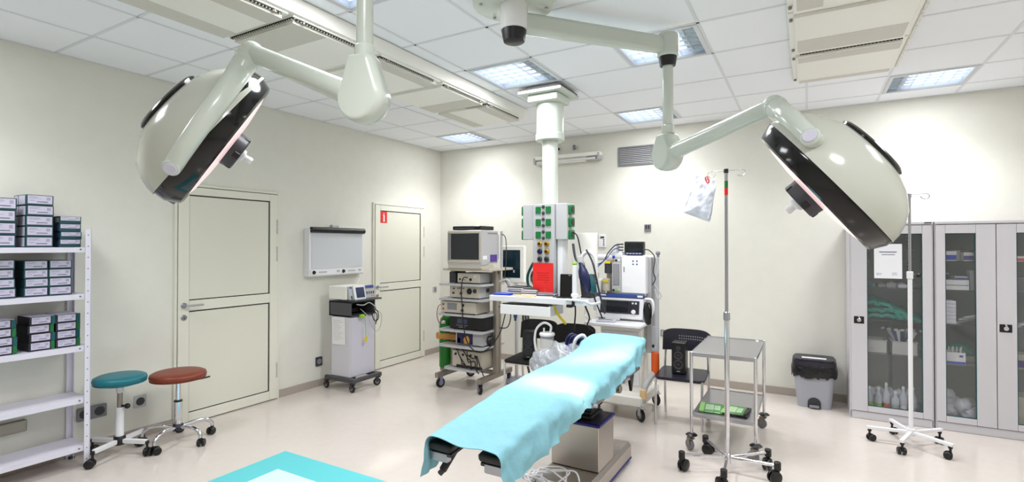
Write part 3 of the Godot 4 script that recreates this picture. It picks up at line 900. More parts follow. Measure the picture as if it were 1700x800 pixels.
func surgical_light() -> void:
	var t := thing("surgical_light", "cream domed surgical lamp on a jointed ceiling arm, the right one of two", "surgical light")
	var H := Vector3(3.35, 0, 3.66)
	var s := st()
	lathe(s, [Vector2(0, 2.955), Vector2(0.225, 2.955), Vector2(0.235, 2.962), Vector2(0.235, 3.0)], 44, Transform3D(Basis(), Vector3(H.x, 0, H.z)))
	mk("ceiling_flange", s, "lamp_cream", t)
	for k in 6: cy("bolt", t, H + Vector3(cos(k * 1.047 + 0.4) * 0.19, 2.957, sin(k * 1.047 + 0.4) * 0.19), H + Vector3(cos(k * 1.047 + 0.4) * 0.19, 2.948, sin(k * 1.047 + 0.4) * 0.19), 0.010, "steel", -1, 8)
	s = st(); cyl(s, H + Vector3.UP * 2.955, H + Vector3.UP * 2.812, 0.078, -1, 36); mk("hub", s, "white_gloss", t)
	s = st(); lathe(s, [Vector2(0, 2.745), Vector2(0.055, 2.745), Vector2(0.06, 2.748), Vector2(0.068, 2.785), Vector2(0.072, 2.814)], 32, Transform3D(Basis(), Vector3(H.x, 0, H.z)))
	mk("hub_cap", s, "black", t)
	# right arm
	var E := Vector3(4.03, 2.865, 2.867)
	arm(t, H, E)
	var jr := Vector3(4.026, 2.165, 2.865)
	down_tube(t, E, 2.30)
	var er := Vector3(4.665, 2.245, 3.485)
	s = st(); knuckle(s, jr, Vector3(4.026, 2.30, 2.865), (er - jr).cross(Vector3.UP), 0.105, 0.12); mk("joint", s, "lamp_cream", t)
	spring_arm(t, jr, er)
	var cR := Vector3(4.878, 1.86, 3.64)
	lamp_head(t, cR, Vector3(-0.779, -0.625, -0.055), Vector3(-0.43, 0.513, 0.251), 0.34, Vector3(3.56, 0.8, 3.50), Vector3(4.835, 1.971, 3.90), er, 0.02)
	# left arm
	var E2 := Vector3(3.256, 2.865, 4.713)
	t = thing("surgical_light", "cream domed surgical lamp hanging from a straight tube, the left one of two", "surgical light")
	s = st(); lathe(s, [Vector2(0, 2.955), Vector2(0.14, 2.955), Vector2(0.15, 2.962), Vector2(0.15, 3.0)], 40, Transform3D(Basis(), Vector3(E2.x, 0, E2.z))); mk("ceiling_flange", s, "lamp_cream", t)
	down_tube(t, E2, 2.335)
	var jl := Vector3(3.254, 2.17, 4.712)
	var el := Vector3(2.65, 2.445, 4.80)
	s = st(); knuckle(s, jl, Vector3(3.254, 2.35, 4.712), (el - jl).cross(Vector3.UP), 0.098, 0.12); mk("joint", s, "lamp_cream", t)
	spring_arm(t, jl, el)
	var cL := Vector3(2.345, 2.109, 4.805)
	lamp_head(t, cL, Vector3(0.37, -0.539, -0.757), Vector3(0.412, 0.606, -0.23), 0.365, Vector3(3.56, 0.8, 2.72), Vector3(2.475, 1.975, 4.995), el, 0.09)

func arm(t: Node3D, h: Vector3, e: Vector3) -> void:
	var a := Vector3(h.x, 2.862, h.z)
	var b := Vector3(e.x, 2.862, e.z)
	var d := (b - a).normalized()
	var s := st()
	var bas := Basis(Vector3.UP.cross(d), Vector3.UP, d)
	var n := 8
	# box section that tapers a little towards the end
	var poly := rrect(0.085, 0.115, 0.028)
	var rings := []
	for k in n + 1:
		var f := k / float(n)
		var ring := []
		for p in poly: ring.append((a + d * 0.06).lerp(b, f) + bas * Vector3(p.x * lerpf(1.0, 0.85, f), p.y * lerpf(1.0, 0.92, f), 0))
		rings.append(ring)
	var m := poly.size()
	for k in n:
		for i in m:
			var i2 := (i + 1) % m
			var na := bas * Vector3(signf(poly[i].x) * maxf(0, absf(poly[i].x) - 0.0145), signf(poly[i].y) * maxf(0, absf(poly[i].y) - 0.0295), 0).normalized()
			var nb := bas * Vector3(signf(poly[i2].x) * maxf(0, absf(poly[i2].x) - 0.0145), signf(poly[i2].y) * maxf(0, absf(poly[i2].y) - 0.0295), 0).normalized()
			quad4(s, rings[k][i], rings[k][i2], rings[k + 1][i2], rings[k + 1][i], na, nb, nb, na)
	cyl(s, b + Vector3.UP * 0.075, b - Vector3.UP * 0.075, 0.068, -1, 28, 0.012)
	mk("arm", s, "lamp_cream", t)
	s = st(); lathe(s, [Vector2(0.036, 2.73), Vector2(0.048, 2.732), Vector2(0.058, 2.79)], 24, Transform3D(Basis(), Vector3(e.x, 0, e.z)))
	mk("collar", s, "black", t)

func down_tube(t: Node3D, e: Vector3, low: float) -> void:
	cy("tube", t, Vector3(e.x, 2.80 if e.x > 4.0 else 2.96, e.z), Vector3(e.x, low - 0.02, e.z), 0.033, "lamp_cream", -1, 24)
	cy("sleeve", t, Vector3(e.x, low + 0.055, e.z), Vector3(e.x, low - 0.005, e.z), 0.040, "lamp_cream", -1, 24, 0.006)

func spring_arm(t: Node3D, a: Vector3, b: Vector3) -> void:
	var s := st()
	tube(s, [a, a.lerp(b, 0.25), a.lerp(b, 0.8), b], [0.052, 0.046, 0.042, 0.042], 20)
	ball(s, b, Vector3.ONE * 0.043, 18)
	mk("spring_arm", s, "lamp_cream", t)

# ------------------------------------------------------------------ ceiling pendant with its desk
func pendant() -> void:
	var t := thing("ceiling_pendant", "white ceiling supply pendant with green sockets on a pole, above a desk shelf", "pendant", Vector3(2.77, 0, 1.97))
	var s := st(); box(s, Vector3(0, 2.945, 0.03), Vector3(0.42, 0.025, 0.40), 0.003); mk("ceiling_plate", s, "lamp_cream", t)
	bx("plate_gap", t, Vector3(0, 2.964, 0.03), Vector3(0.40, 0.02, 0.38), "charcoal")
	bx("plate_riser", t, Vector3(0, 2.985, 0.03), Vector3(0.3, 0.03, 0.3), "lamp_cream")
	bx("plate_neck", t, Vector3(0, 2.90, 0.03), Vector3(0.30, 0.07, 0.28), "lamp_cream", 0.012)
	s = st(); cyl(s, Vector3(0, 2.87, 0), Vector3(0, 2.55, 0), 0.125, -1, 36, 0.006); cyl(s, Vector3(0, 2.60, 0), Vector3(0, 2.535, 0), 0.132, -1, 36, 0.006); mk("upper_sleeve", s, "lamp_cream", t)
	s = st(); cyl(s, Vector3(0, 2.56, 0), Vector3(0, 1.95, 0), 0.072, -1, 30); mk("pole", s, "lamp_cream", t)
	bx("column", t, Vector3(-0.025, 1.545, 0.0), Vector3(0.215, 0.83, 0.18), "light_grey", 0.006)
	bx("side_rail", t, Vector3(0.115, 1.45, -0.02), Vector3(0.055, 0.64, 0.12), "white", 0.005)
	bx("rear_board", t, Vector3(0.27, 1.50, -0.16), Vector3(0.24, 0.40, 0.03), "unit_cream", 0.004)
	for sg in [-1.0, 1.0]:
		var bxm := bx("socket_box", t, Vector3(-0.025 + sg * 0.165, 1.80, -0.01), Vector3(0.112, 0.32, 0.16), "light_grey", 0.005)
		for k in 3:
			s = st()
			var c := Vector3(-0.025 + sg * 0.222, 1.905 - k * 0.112, 0.0)
			ext(s, rrect(0.085, 0.085, 0.012), 0.028, Transform3D(Basis(Vector3.UP, PI / 2), c + Vector3(sg * 0.012, 0, 0)))
			mk("side_socket", s, "socket_green", bxm)
			cy("side_socket_face", bxm, c + Vector3(sg * 0.026, 0, 0), c + Vector3(sg * 0.031, 0, 0), 0.03, "black", -1, 14)
	for k in 3:
		for sg in [-1.0, 1.0]:
			bx("socket", t, Vector3(-0.025 + sg * 0.05, 1.905 - k * 0.112, 0.093), Vector3(0.052, 0.062, 0.012), "socket_green", 0.004)
		for e in [-1.0, 1.0]:
			cy("earth_stud", t, Vector3(-0.025, 1.905 - k * 0.112 + e * 0.028, 0.088), Vector3(-0.025, 1.905 - k * 0.112 + e * 0.028, 0.102), 0.016, "charcoal", 0.014, 14, 0.003)
	var gases := [["brass", -1, 0], ["brass", 1, 0], ["blue_dark", -1, 1], ["brass", 1, 1], ["charcoal", -1, 2], ["charcoal", 1, 2]]
	for g in gases:
		var c := Vector3(-0.025 + g[1] * 0.034, 1.60 - g[2] * 0.068, 0.088)
		s = st(); cyl(s, c, c + Vector3(0, 0, 0.02), 0.025, 0.023, 20, 0.004); var o := mk("gas_outlet", s, g[0], t)
		cy("bore", o, c + Vector3(0, 0, 0.019), c + Vector3(0, 0, 0.0225), 0.012, "black", -1, 12)
	# red notice fixed to the column
	var n := thing("red_notice", "bright red printed notice on the front of the pendant column", "notice", Vector3(2.745, 1.285, 2.066))
	bx("sheet", n, Vector3(0, 0, 0.003), Vector3(0.20, 0.29, 0.004), "red_notice")
	bx("holder", n, Vector3(0, -0.155, 0.006), Vector3(0.06, 0.02, 0.01), "charcoal", 0.002)
	# desk shelf
	var d := thing("desk_shelf", "white desk shelf with a drawer under the supply pendant", "desk", Vector3(2.74, 0, 2.02))
	s = st(); ext(s, rrect(0.94, 0.40, 0.03), 0.045, Transform3D(Basis(Vector3.RIGHT, PI / 2), Vector3(-0.01, 1.108, 0.0))); mk("desktop", s, "white", d)
	bx("bracket", d, Vector3(0.0, 1.06, -0.03), Vector3(0.2, 0.07, 0.18), "light_grey", 0.004)
	var dr := bx("drawer", d, Vector3(-0.10, 1.02, 0.06), Vector3(0.50, 0.085, 0.26), "white", 0.004)
	bx("drawer_front", dr, Vector3(-0.10, 1.015, 0.196), Vector3(0.50, 0.085, 0.012), "white_gloss", 0.003)
	bx("drawer_gap", dr, Vector3(-0.10, 1.064, 0.19), Vector3(0.46, 0.008, 0.01), "black")
	s = st(); tube(s, curve([Vector3(0.30, 1.13, 0.205), Vector3(0.46, 1.128, 0.21), Vector3(0.50, 1.10, 0.16), Vector3(0.50, 1.09, -0.1)], 6), 0.012, 8); mk("side_handle", s, "white", d)
	bx("clamp", d, Vector3(0.33, 1.08, 0.205), Vector3(0.05, 0.025, 0.03), "black", 0.004); bx("clamp", d, Vector3(0.365, 1.105, 0.205), Vector3(0.02, 0.06, 0.03), "black", 0.004)
	# things on the desk
	var top := 1.131
	for k in 3:
		t = thing("paper_stack", ["grey stack of forms on the desk, left one by the tower", "grey stack of forms in the middle of the desk", "thin stack of forms on the desk below the red notice"][k], "papers", Vector3(2.46 + k * 0.165, top, 1.98 + k * 0.03), 0.05 * k)
		var hgt: int = [8, 7, 4][k]
		for i in hgt:
			bx("sheaf", t, Vector3(rng.randf_range(-0.006, 0.006), 0.005 + i * 0.0095, rng.randf_range(-0.008, 0.008)), Vector3(0.15, 0.009, 0.2), ["lavender", "grey", "paper", "charcoal"][(i + k) % 4], 0.001, Basis(Vector3.UP, rng.randf_range(-0.06, 0.06)))
	s = st(); box(s, Vector3(2.36, top + 0.008, 2.10), Vector3(0.17, 0.016, 0.12), 0.003, Basis(Vector3.UP, 0.1)); tag(mk("folder", s, "blue"), "blue folder lying at the left end of the desk", "folder")
	s = st(); box(s, Vector3(2.60, top + 0.004, 2.12), Vector3(0.22, 0.008, 0.12), 0.002, Basis(Vector3.UP, -0.1)); tag(mk("paper_sheet", s, "paper_yellow"), "pale yellow sheets lying at the front of the desk", "papers")
	t = thing("speaker", "black upright loudspeaker on the desk right of the red notice", "speaker", Vector3(2.985, top, 2.06), 0.05)
	s = st(); box(s, Vector3(0, 0.105, 0), Vector3(0.115, 0.20, 0.10), 0.006, Basis(Vector3.RIGHT, -0.06)); mk("body", s, "black_gloss", t)
	bx("base", t, Vector3(-0.01, 0.006, 0.01), Vector3(0.15, 0.012, 0.13), "black", 0.004)
	bx("badge", t, Vector3(0.03, 0.197, 0.045), Vector3(0.018, 0.005, 0.003), "light_grey")
	t = thing("computer_case", "dark grey case standing on the desk behind the white pole", "case", Vector3(3.13, top, 1.95), -0.1)
	s = st(); box(s, Vector3(0, 0.10, 0), Vector3(0.10, 0.20, 0.12), 0.006, Basis(Vector3(0, 0, 1), 0.12)); mk("body", s, "charcoal", t)
	bx("foot", t, Vector3(0.0, 0.006, 0.0), Vector3(0.09, 0.012, 0.12), "black", 0.003)
	t = thing("infusion_post", "short white post clamped to the right end of the desk", "post", Vector3(3.09, top, 2.16))
	cy("rod", t, Vector3(0, 0.0, 0), Vector3(0, 0.29, 0), 0.022, "white", -1, 16, 0.004)
	cy("collar", t, Vector3(0, 0.02, 0), Vector3(0, 0.05, 0), 0.032, "white_gloss", -1, 16, 0.006)
	s = st(); ball(s, Vector3(0.0, 0.30, 0), Vector3(0.024, 0.012, 0.024), 14); mk("cap", s, "lime", t)
	# hanging bag, cables and hoses at the pendant's right side
	t = thing("breathing_bag", "dark navy breathing bag hanging from hoses beside the desk", "breathing bag", Vector3(3.17, 1.30, 2.13))
	s = st(); lathe(s, [Vector2(0, -0.115), Vector2(0.014, -0.11), Vector2(0.030, -0.08), Vector2(0.043, -0.02), Vector2(0.047, 0.03), Vector2(0.038, 0.08), Vector2(0.022, 0.115), Vector2(0.018, 0.14)], 18, Transform3D(Basis(Vector3(0, 0, 1), 0.28).scaled(Vector3(1, 1, 0.7)), Vector3(0, 0, 0)), 60); mk("bag", s, "blue_dark", t)
	cy("connector", t, Vector3(-0.045, 0.14, 0), Vector3(-0.06, 0.19, 0), 0.02, "light_grey", -1, 12, 0.003)
	s = st(); lathe(s, [Vector2(0, -0.09), Vector2(0.03, -0.07), Vector2(0.036, 0.0), Vector2(0.024, 0.08)], 14, Transform3D(Basis(Vector3(0, 0, 1), 0.25).scaled(Vector3(1, 1, 0.6)), Vector3(0.05, -0.035, -0.02)), 60); mk("second_bag", s, "hose_teal", t)
	var hoses := [
		["power_cable", "black", 0.006, "black cable hanging from the right green socket to the machine", [Vector3(3.00, 1.70, 1.98), Vector3(3.05, 1.66, 2.0), Vector3(3.10, 1.45, 2.0), Vector3(3.20, 1.15, 2.0), Vector3(3.24, 0.95, 1.9)]],
		["breathing_hose", "charcoal", 0.011, "black breathing hose looping over the navy bag, left one", [Vector3(3.05, 1.60, 2.1), Vector3(3.08, 1.48, 2.12), Vector3(3.13, 1.43, 2.13), Vector3(3.16, 1.38, 2.13)]],
		["breathing_hose", "charcoal", 0.008, "black breathing hose behind the navy bag, right one", [Vector3(3.15, 1.55, 2.05), Vector3(3.20, 1.46, 2.05), Vector3(3.23, 1.36, 2.05), Vector3(3.25, 1.18, 2.0), Vector3(3.28, 1.0, 1.95)]],
		["breathing_hose", "white", 0.017, "white corrugated hose arching behind the navy bag", [Vector3(3.10, 1.38, 2.02), Vector3(3.10, 1.49, 2.02), Vector3(3.16, 1.53, 2.02), Vector3(3.22, 1.48, 2.02), Vector3(3.22, 1.36, 2.02)]],
		["gas_hose", "hose_teal", 0.013, "teal gas hose looping out left of the pendant column", [Vector3(2.64, 1.48, 1.93), Vector3(2.56, 1.42, 1.90), Vector3(2.49, 1.30, 1.88), Vector3(2.50, 1.20, 1.88), Vector3(2.56, 1.14, 1.90)]],
		["gas_hose", "hose_grey", 0.011, "grey gas hose looping left of the pendant column, behind the teal one", [Vector3(2.64, 1.38, 1.93), Vector3(2.55, 1.34, 1.88), Vector3(2.52, 1.27, 1.86), Vector3(2.58, 1.20, 1.88), Vector3(2.66, 1.24, 1.9)]],
	]
	for h in hoses: cable(h[0], h[4], h[2], h[1], h[3])
	s = st(); ext(s, PackedVector2Array([Vector2(0, 0), Vector2(0.17, 0.12), Vector2(0.17, 0.22), Vector2(0.02, 0.10)]), 0.03, Transform3D(Basis(), Vector3(2.50, 1.24, 1.84))); tag(mk("support_arm", s, "unit_grey"), "grey slanted support bracket left of the pendant column", "bracket")

func cable(called: String, pts: Array, r: float, m: String, label: String, cat := "cable", group := "", k := 7) -> MeshInstance3D:
	var s := st(); tube(s, curve(pts, k), r, 8)
	var o := mk(called, s, m)
	tag(o, label, cat if called.find("hose") < 0 else "hose", group)
	return o

# ------------------------------------------------------------------ operating table and drape
func operating_table() -> void:
	var t := thing("operating_table", "stainless steel operating table on a boxy column with black leg pads", "operating table", Vector3(3.48, 0, 2.95))
	var s := st()
	# base: a long low block with bevelled top, z from -0.48 to 1.0
	var poly := PackedVector2Array([Vector2(-0.185, 0.035), Vector2(0.185, 0.035), Vector2(0.185, 0.115), Vector2(0.165, 0.14), Vector2(-0.165, 0.14), Vector2(-0.185, 0.115)])
	ext(s, poly, 1.48, Transform3D(Basis(), Vector3(0, 0, 0.26)))
	mk("base", s, "brushed", t)
	bx("base_trim", t, Vector3(0, 0.026, 0.26), Vector3(0.38, 0.018, 1.49), "trim_blue", 0.004)
	bx("base_underside", t, Vector3(0, 0.009, 0.26), Vector3(0.34, 0.018, 1.44), "black")
	bx("column", t, Vector3(0.0, 0.285, -0.0), Vector3(0.335, 0.29, 0.29), "brushed", 0.008)
	bx("column_trim", t, Vector3(0, 0.436, 0.0), Vector3(0.355, 0.016, 0.31), "trim_blue", 0.004)
	bx("column_top", t, Vector3(0, 0.445, 0.0), Vector3(0.32, 0.006, 0.275), "navy_plastic")
	for k in 4: bx("bellows_fold", t, Vector3(-0.02, 0.465 + k * 0.026, 0.0), Vector3(0.25 - (k % 2) * 0.02, 0.024, 0.21 - (k % 2) * 0.02), "black_matte", 0.009)
	bx("carrier", t, Vector3(0, 0.60, -0.02), Vector3(0.30, 0.09, 0.42), "steel", 0.01)
	bx("slide_bar", t, Vector3(0.06, 0.575, -0.30), Vector3(0.16, 0.03, 0.2), "steel", 0.005)
	cy("motor", t, Vector3(0.09, 0.55, -0.36), Vector3(0.15, 0.55, -0.36), 0.03, "dull_steel", -1, 16, 0.005)
	bx("gear_housing", t, Vector3(0.11, 0.62, -0.47), Vector3(0.12, 0.08, 0.14), "light_grey", 0.01)
	s = st(); ext(s, PackedVector2Array([Vector2(-0.62, 0.62), Vector2(-0.50, 0.62), Vector2(-0.56, 0.49)]), 0.02, Transform3D(Basis(Vector3.UP, -PI / 2), Vector3(0.16, 0, 0))); mk("locking_lever", s, "black", t)
	bx("top_frame", t, Vector3(0, 0.672, 0.05), Vector3(0.40, 0.03, 1.25), "steel", 0.005)
	for sg in [-1.0, 1.0]:
		bx("side_rail", t, Vector3(sg * 0.222, 0.672, -0.02), Vector3(0.012, 0.03, 1.1), "steel", 0.003)
		cy("rail_knob", t, Vector3(sg * 0.232, 0.655, 0.42), Vector3(sg * 0.262, 0.655, 0.42), 0.014, "steel", 0.011, 14, 0.003)
	bx("torso_pad", t, Vector3(0, 0.722, 0.02), Vector3(0.41, 0.07, 1.25), "black", 0.02)
	var hp := bx("head_pad", t, Vector3(0, 0.79, -0.60), Vector3(0.34, 0.09, 0.25), "black", 0.03)
	bx("head_plate", hp, Vector3(0, 0.735, -0.60), Vector3(0.3, 0.02, 0.24), "steel", 0.004)
	for sg in [-1.0, 1.0]:
		var b := Basis(Vector3.RIGHT, 0.09)
		var lp := bx("leg_pad", t, Vector3(sg * 0.135, 0.698, 1.02), Vector3(0.13, 0.045, 0.75), "black", 0.015, b)
		bx("leg_plate", lp, Vector3(sg * 0.135, 0.665, 1.03), Vector3(0.11, 0.016, 0.70), "charcoal", 0.003, b)
		bx("leg_clamp", lp, Vector3(sg * 0.15, 0.620, 1.35), Vector3(0.105, 0.045, 0.06), "steel", 0.006)
		cy("clamp_screw", lp, Vector3(sg * 0.205, 0.620, 1.36), Vector3(sg * 0.222, 0.620, 1.36), 0.012, "dull_steel", -1, 12, 0.003)
	s = st(); tube(s, [Vector3(-0.10, 0.64, 1.32), Vector3(-0.13, 0.56, 1.37)], 0.018, 12); mk("release_lever", s, "black", t)
	s = st(); tube(s, [Vector3(-0.12, 0.57, 1.365), Vector3(-0.14, 0.545, 1.38)], 0.013, 12); mk("lever_tip", s, "charcoal", t)
	var pts := []
	for k in 46:
		var a := k * 0.62
		var r := 0.075 + 0.03 * sin(k * 1.7) + 0.02 * sin(k * 0.37)
		pts.append(Vector3(3.42 + cos(a) * r * 1.75, 0.146 + 0.012 * (k % 5) + 0.004 * sin(k * 2.1), 3.36 + sin(a) * r * 1.2))
	for p in [Vector3(3.55, 0.16, 3.55), Vector3(3.6, 0.15, 3.72)]: pts.append(p)
	cable("cable", pts, 0.0055, "white", "coil of white cable lying on the base of the operating table", "cable", "", 6)

func drape_h(z: float) -> float:
	var K := [[4.36, 0.725], [4.10, 0.755], [3.75, 0.787], [3.28, 0.793], [2.72, 0.796], [2.56, 0.815], [2.42, 0.862], [2.30, 0.880], [2.18, 0.872]]
	for i in K.size() - 1:
		if z <= K[i][0] and z >= K[i + 1][0]:
			var f: float = (K[i][0] - z) / (K[i][0] - K[i + 1][0])
			return lerpf(K[i][1], K[i + 1][1], f * f * (3 - 2 * f) if i > 3 else f)
	return K[0][1] if z > 4.0 else K[8][1]

func hem(z: float) -> float:
	var K := [[4.36, 0.605], [4.09, 0.598], [3.85, 0.617], [3.745, 0.645], [3.41, 0.655], [3.0, 0.665], [2.62, 0.700], [2.36, 0.74], [2.15, 0.76]]
	for i in K.size() - 1:
		if z <= K[i][0] and z >= K[i + 1][0]: return lerpf(K[i][1], K[i + 1][1], (K[i][0] - z) / (K[i][0] - K[i + 1][0]))
	return K[0][1] if z > 4.0 else K[8][1]

func drape() -> void:
	var nz := FastNoiseLite.new(); nz.seed = 4; nz.frequency = 1.1; nz.fractal_octaves = 3
	var nz2 := FastNoiseLite.new(); nz2.seed = 9; nz2.frequency = 2.0; nz2.fractal_octaves = 2
	var f := func(u: float, v: float) -> Vector3:
		var z := lerpf(4.365, 2.17, v)
		var foot := smoothstep(0.14, 0.0, v)
		var w := 0.212 + 0.022 * smoothstep(0.1, 0.5, v)
		if v > 0.86: w -= 0.02 * smoothstep(0.86, 1.0, v)
		var rho := 0.055
		var hl := 0.10 + 0.05 * foot
		var hr := maxf(0.02, drape_h(z) - 0.055 - hem(z)) + 0.006 * sin(v * 23.0)
		var arc := rho * PI / 2
		var total_l := w - rho + arc + hl
		var total_r := w - rho + arc + hr
		var s := lerpf(-total_l, total_r, u)
		var sg := signf(s)
		var a := absf(s)
		var x := 0.0
		var y := 0.0
		if a < w - rho:
			x = a
		elif a < w - rho + arc:
			var t := (a - w + rho) / rho
			x = w - rho + rho * sin(t); y = -rho * (1.0 - cos(t))
		else:
			var d := a - w + rho - arc
			var fl := nz.get_noise_2d(z * 2.2, sg * 3.0) * 0.35 + 0.12
			x = w + d * fl * 0.9; y = -rho - d
		var hang := smoothstep(w - rho, w + 0.06, a)
		x += hang * nz2.get_noise_2d(z * 1.6 + y * 1.1, sg * 5.0 + y * 2.5) * 0.03
		y += nz.get_noise_2d(s * 1.4, z * 1.2) * 0.007 + hang * nz2.get_noise_2d(z * 1.4 + s * 0.8, s * 2.0 + 9.0) * 0.010
		x += hang * smoothstep(w, w + 0.05, a) * 0.006 * sin(z * 11.0 + 3.0 * nz.get_noise_2d(z * 1.5, 4.0) * 6.0 + y * 14.0)
		y += smoothstep(0.06, 0.20, s) * (1.0 - hang) * 0.006 * sin((z * 0.8 + s * 1.2) * 26.0 + 5.0 * nz.get_noise_2d(z * 2.0, s * 2.0))
		# a soft diagonal fold where the drape passes the hip, and cross folds near the head
		y += 0.020 * exp(-pow((z - 3.80 + s * 0.9) / 0.045, 2.0)) * smoothstep(0.08, 0.25, s)
		y += 0.010 * exp(-pow((z - 2.52 - s * 0.25) / 0.045, 2.0)) * smoothstep(0.0, 0.18, s)
		# between the two leg pads the drape dips a little at the foot end
		y -= foot * 0.020 * smoothstep(0.14, 0.0, a)
		var tilt := -0.010 * sg * smoothstep(0.0, 0.2, a)
		return Vector3(3.49 + sg * x, drape_h(z) + y + (tilt if s > 0 else 0.0), z + foot * hang * nz.get_noise_2d(s * 4.0, 2.0) * 0.02)
	var sf := st()
	sheet(sf, f, 64, 150, 0.003)
	tag(mk("surgical_drape", sf, "drape"), "turquoise surgical drape covering the operating table, lit by the lamps", "drape")

func floor_mat() -> void:
	var t := thing("floor_mat", "turquoise floor mat with a pale blue centre in the foreground", "mat", Vector3(1.305, 0, 3.62))
	var s := st(); box(s, Vector3(0.75, 0.003, 0.85), Vector3(1.5, 0.006, 1.7), 0.002); mk("border", s, "mat_teal", t)
	s = st(); box(s, Vector3(0.75, 0.0065, 0.85), Vector3(1.02, 0.004, 1.22), 0.001); mk("centre", s, "mat_pale", t, "pale blue absorbent centre")

# ------------------------------------------------------------------ shelving with boxes
func shelving() -> void:
	var t := thing("shelving_unit", "white slotted angle steel shelving unit against the left wall", "shelving", Vector3(0.16, 0, 5.09))
	for zs in [-0.6, 0.6]:
		for xs in [-0.125, 0.135]:
			var s := st()
			box(s, Vector3(xs, 0.85, zs), Vector3(0.035, 1.70, 0.003))
			box(s, Vector3(xs + (0.016 if xs > 0 else -0.016), 0.85, zs - signf(zs) * 0.017), Vector3(0.003, 1.70, 0.034))
			var o := mk("post", s, "shelf_white", t)
			s = st()
			for k in 21: cyl(s, Vector3(xs + signf(xs) * 0.0172, 0.06 + k * 0.08, zs - signf(zs) * 0.018), Vector3(xs + signf(xs) * 0.0184, 0.06 + k * 0.08, zs - signf(zs) * 0.018), 0.0045, -1, 8)
			mk("bolt_holes", s, "grey", o).set_meta("kind", "stuff")
			bx("foot_cap", o, Vector3(xs + signf(xs) * 0.003, 0.008, zs - signf(zs) * 0.005), Vector3(0.036, 0.016, 0.032), "charcoal", 0.003)
	for y in [0.155, 0.495, 0.865, 1.235, 1.57]:
		var s := st()
		box(s, Vector3(0.005, y, 0), Vector3(0.27, 0.004, 1.19))
		box(s, Vector3(0.142, y - 0.016, 0), Vector3(0.004, 0.036, 1.19), 0.001)
		box(s, Vector3(-0.13, y - 0.016, 0), Vector3(0.004, 0.036, 1.19), 0.001)
		box(s, Vector3(0.005, y - 0.016, 0.595), Vector3(0.27, 0.036, 0.004), 0.001); box(s, Vector3(0.005, y - 0.016, -0.595), Vector3(0.27, 0.036, 0.004), 0.001)
		var o := mk("shelf", s, "shelf_white", t)
		for z in [-0.54, 0.54]: cy("bolt", o, Vector3(0.143, y - 0.012, z), Vector3(0.149, y - 0.012, z), 0.006, "grey", -1, 8)
	var ords := ["bottom", "second from the bottom", "middle", "fourth from the bottom", "topmost"]
	var o4 := ["bottom", "second from the bottom", "second from the top", "topmost"]
	# shelf, column: z of the middle, width, box height, number, front x, tilt
	var cols := [
		[1.574, 4.95, 0.135, 0.080, 4, 0.26, "stack at the left picture edge, top shelf", 0],
		[1.574, 4.765, 0.145, 0.070, 5, 0.265, "tallest stack on the top shelf", 1],
		[1.574, 4.585, 0.125, 0.054, 4, 0.24, "short stack beside the post, top shelf", 2],
		[1.239, 4.945, 0.125, 0.062, 4, 0.25, "stack at the left picture edge, second shelf", 3],
		[1.239, 4.775, 0.128, 0.060, 4, 0.25, "left column in the middle, second shelf", 3],
		[1.239, 4.643, 0.128, 0.060, 4, 0.25, "right column near the post, second shelf", 3],
		[0.869, 4.95, 0.150, 0.056, 4, 0.25, "stack at the left picture edge, third shelf", 4],
		[0.869, 4.745, 0.140, 0.057, 4, 0.25, "left column in the middle, third shelf", 4],
		[0.869, 4.597, 0.140, 0.057, 4, 0.25, "right column near the post, third shelf", 4],
	]
	for ci in cols.size():
		var c: Array = cols[ci]
		for i in c[4]:
			var nm: String = ords[i] if c[4] == 5 else o4[i]
			var kind: int = c[7]
			var z: float = c[1] + rng.randf_range(-0.004, 0.004)
			var at := Vector3(c[5] - 0.10 + rng.randf_range(-0.006, 0.006), c[0] + i * (c[3] + 0.001), z)
			var b := thing("supply_box", "teal box, %s of the %s" % [nm, c[6]], "box", at, rng.randf_range(-0.02, 0.02), "boxes on the shelving unit")
			var h: float = c[3]
			var w: float = c[2]
			bx("carton", b, Vector3(0, h / 2, 0), Vector3(0.20, h, w), "teal_box" if kind != 4 else "dark_box", 0.002)
			var lw := w - 0.014
			var lz := 0.0
			var lh := h * 0.78
			var ly := h * 0.55
			if kind == 2: lh = h * 0.52; ly = h * 0.70
			if kind == 4: lw = w - 0.04; lz = 0.008
			var s := st(); box(s, Vector3(0.1008, ly, lz), Vector3(0.002, lh, lw)); mk("label", s, "box_label_%d" % ((i + ci) % 3), b)
			if kind == 4: bx("end_band", b, Vector3(0.1005, h / 2, -w / 2 + 0.011), Vector3(0.002, h, 0.020), "socket_green" if i % 2 == 0 else "hose_teal")
			if kind == 1:
				bx("side_label", b, Vector3(0.03, h * 0.5, w / 2 + 0.0006), Vector3(0.10, h * 0.85, 0.002), "label")
				bx("side_label", b, Vector3(-0.06, h * 0.5, w / 2 + 0.0006), Vector3(0.05, h * 0.85, 0.002), "label")
			elif kind == 2:
				bx("side_label", b, Vector3(0.06, h * 0.5, w / 2 + 0.0006), Vector3(0.05, h * 0.6, 0.002), "stripe_blue" if i < 3 else "label")
			if kind == 4 and i == 3: bx("pale_lid", b, Vector3(0, h + 0.001, 0), Vector3(0.19, 0.002, w - 0.01), "label")

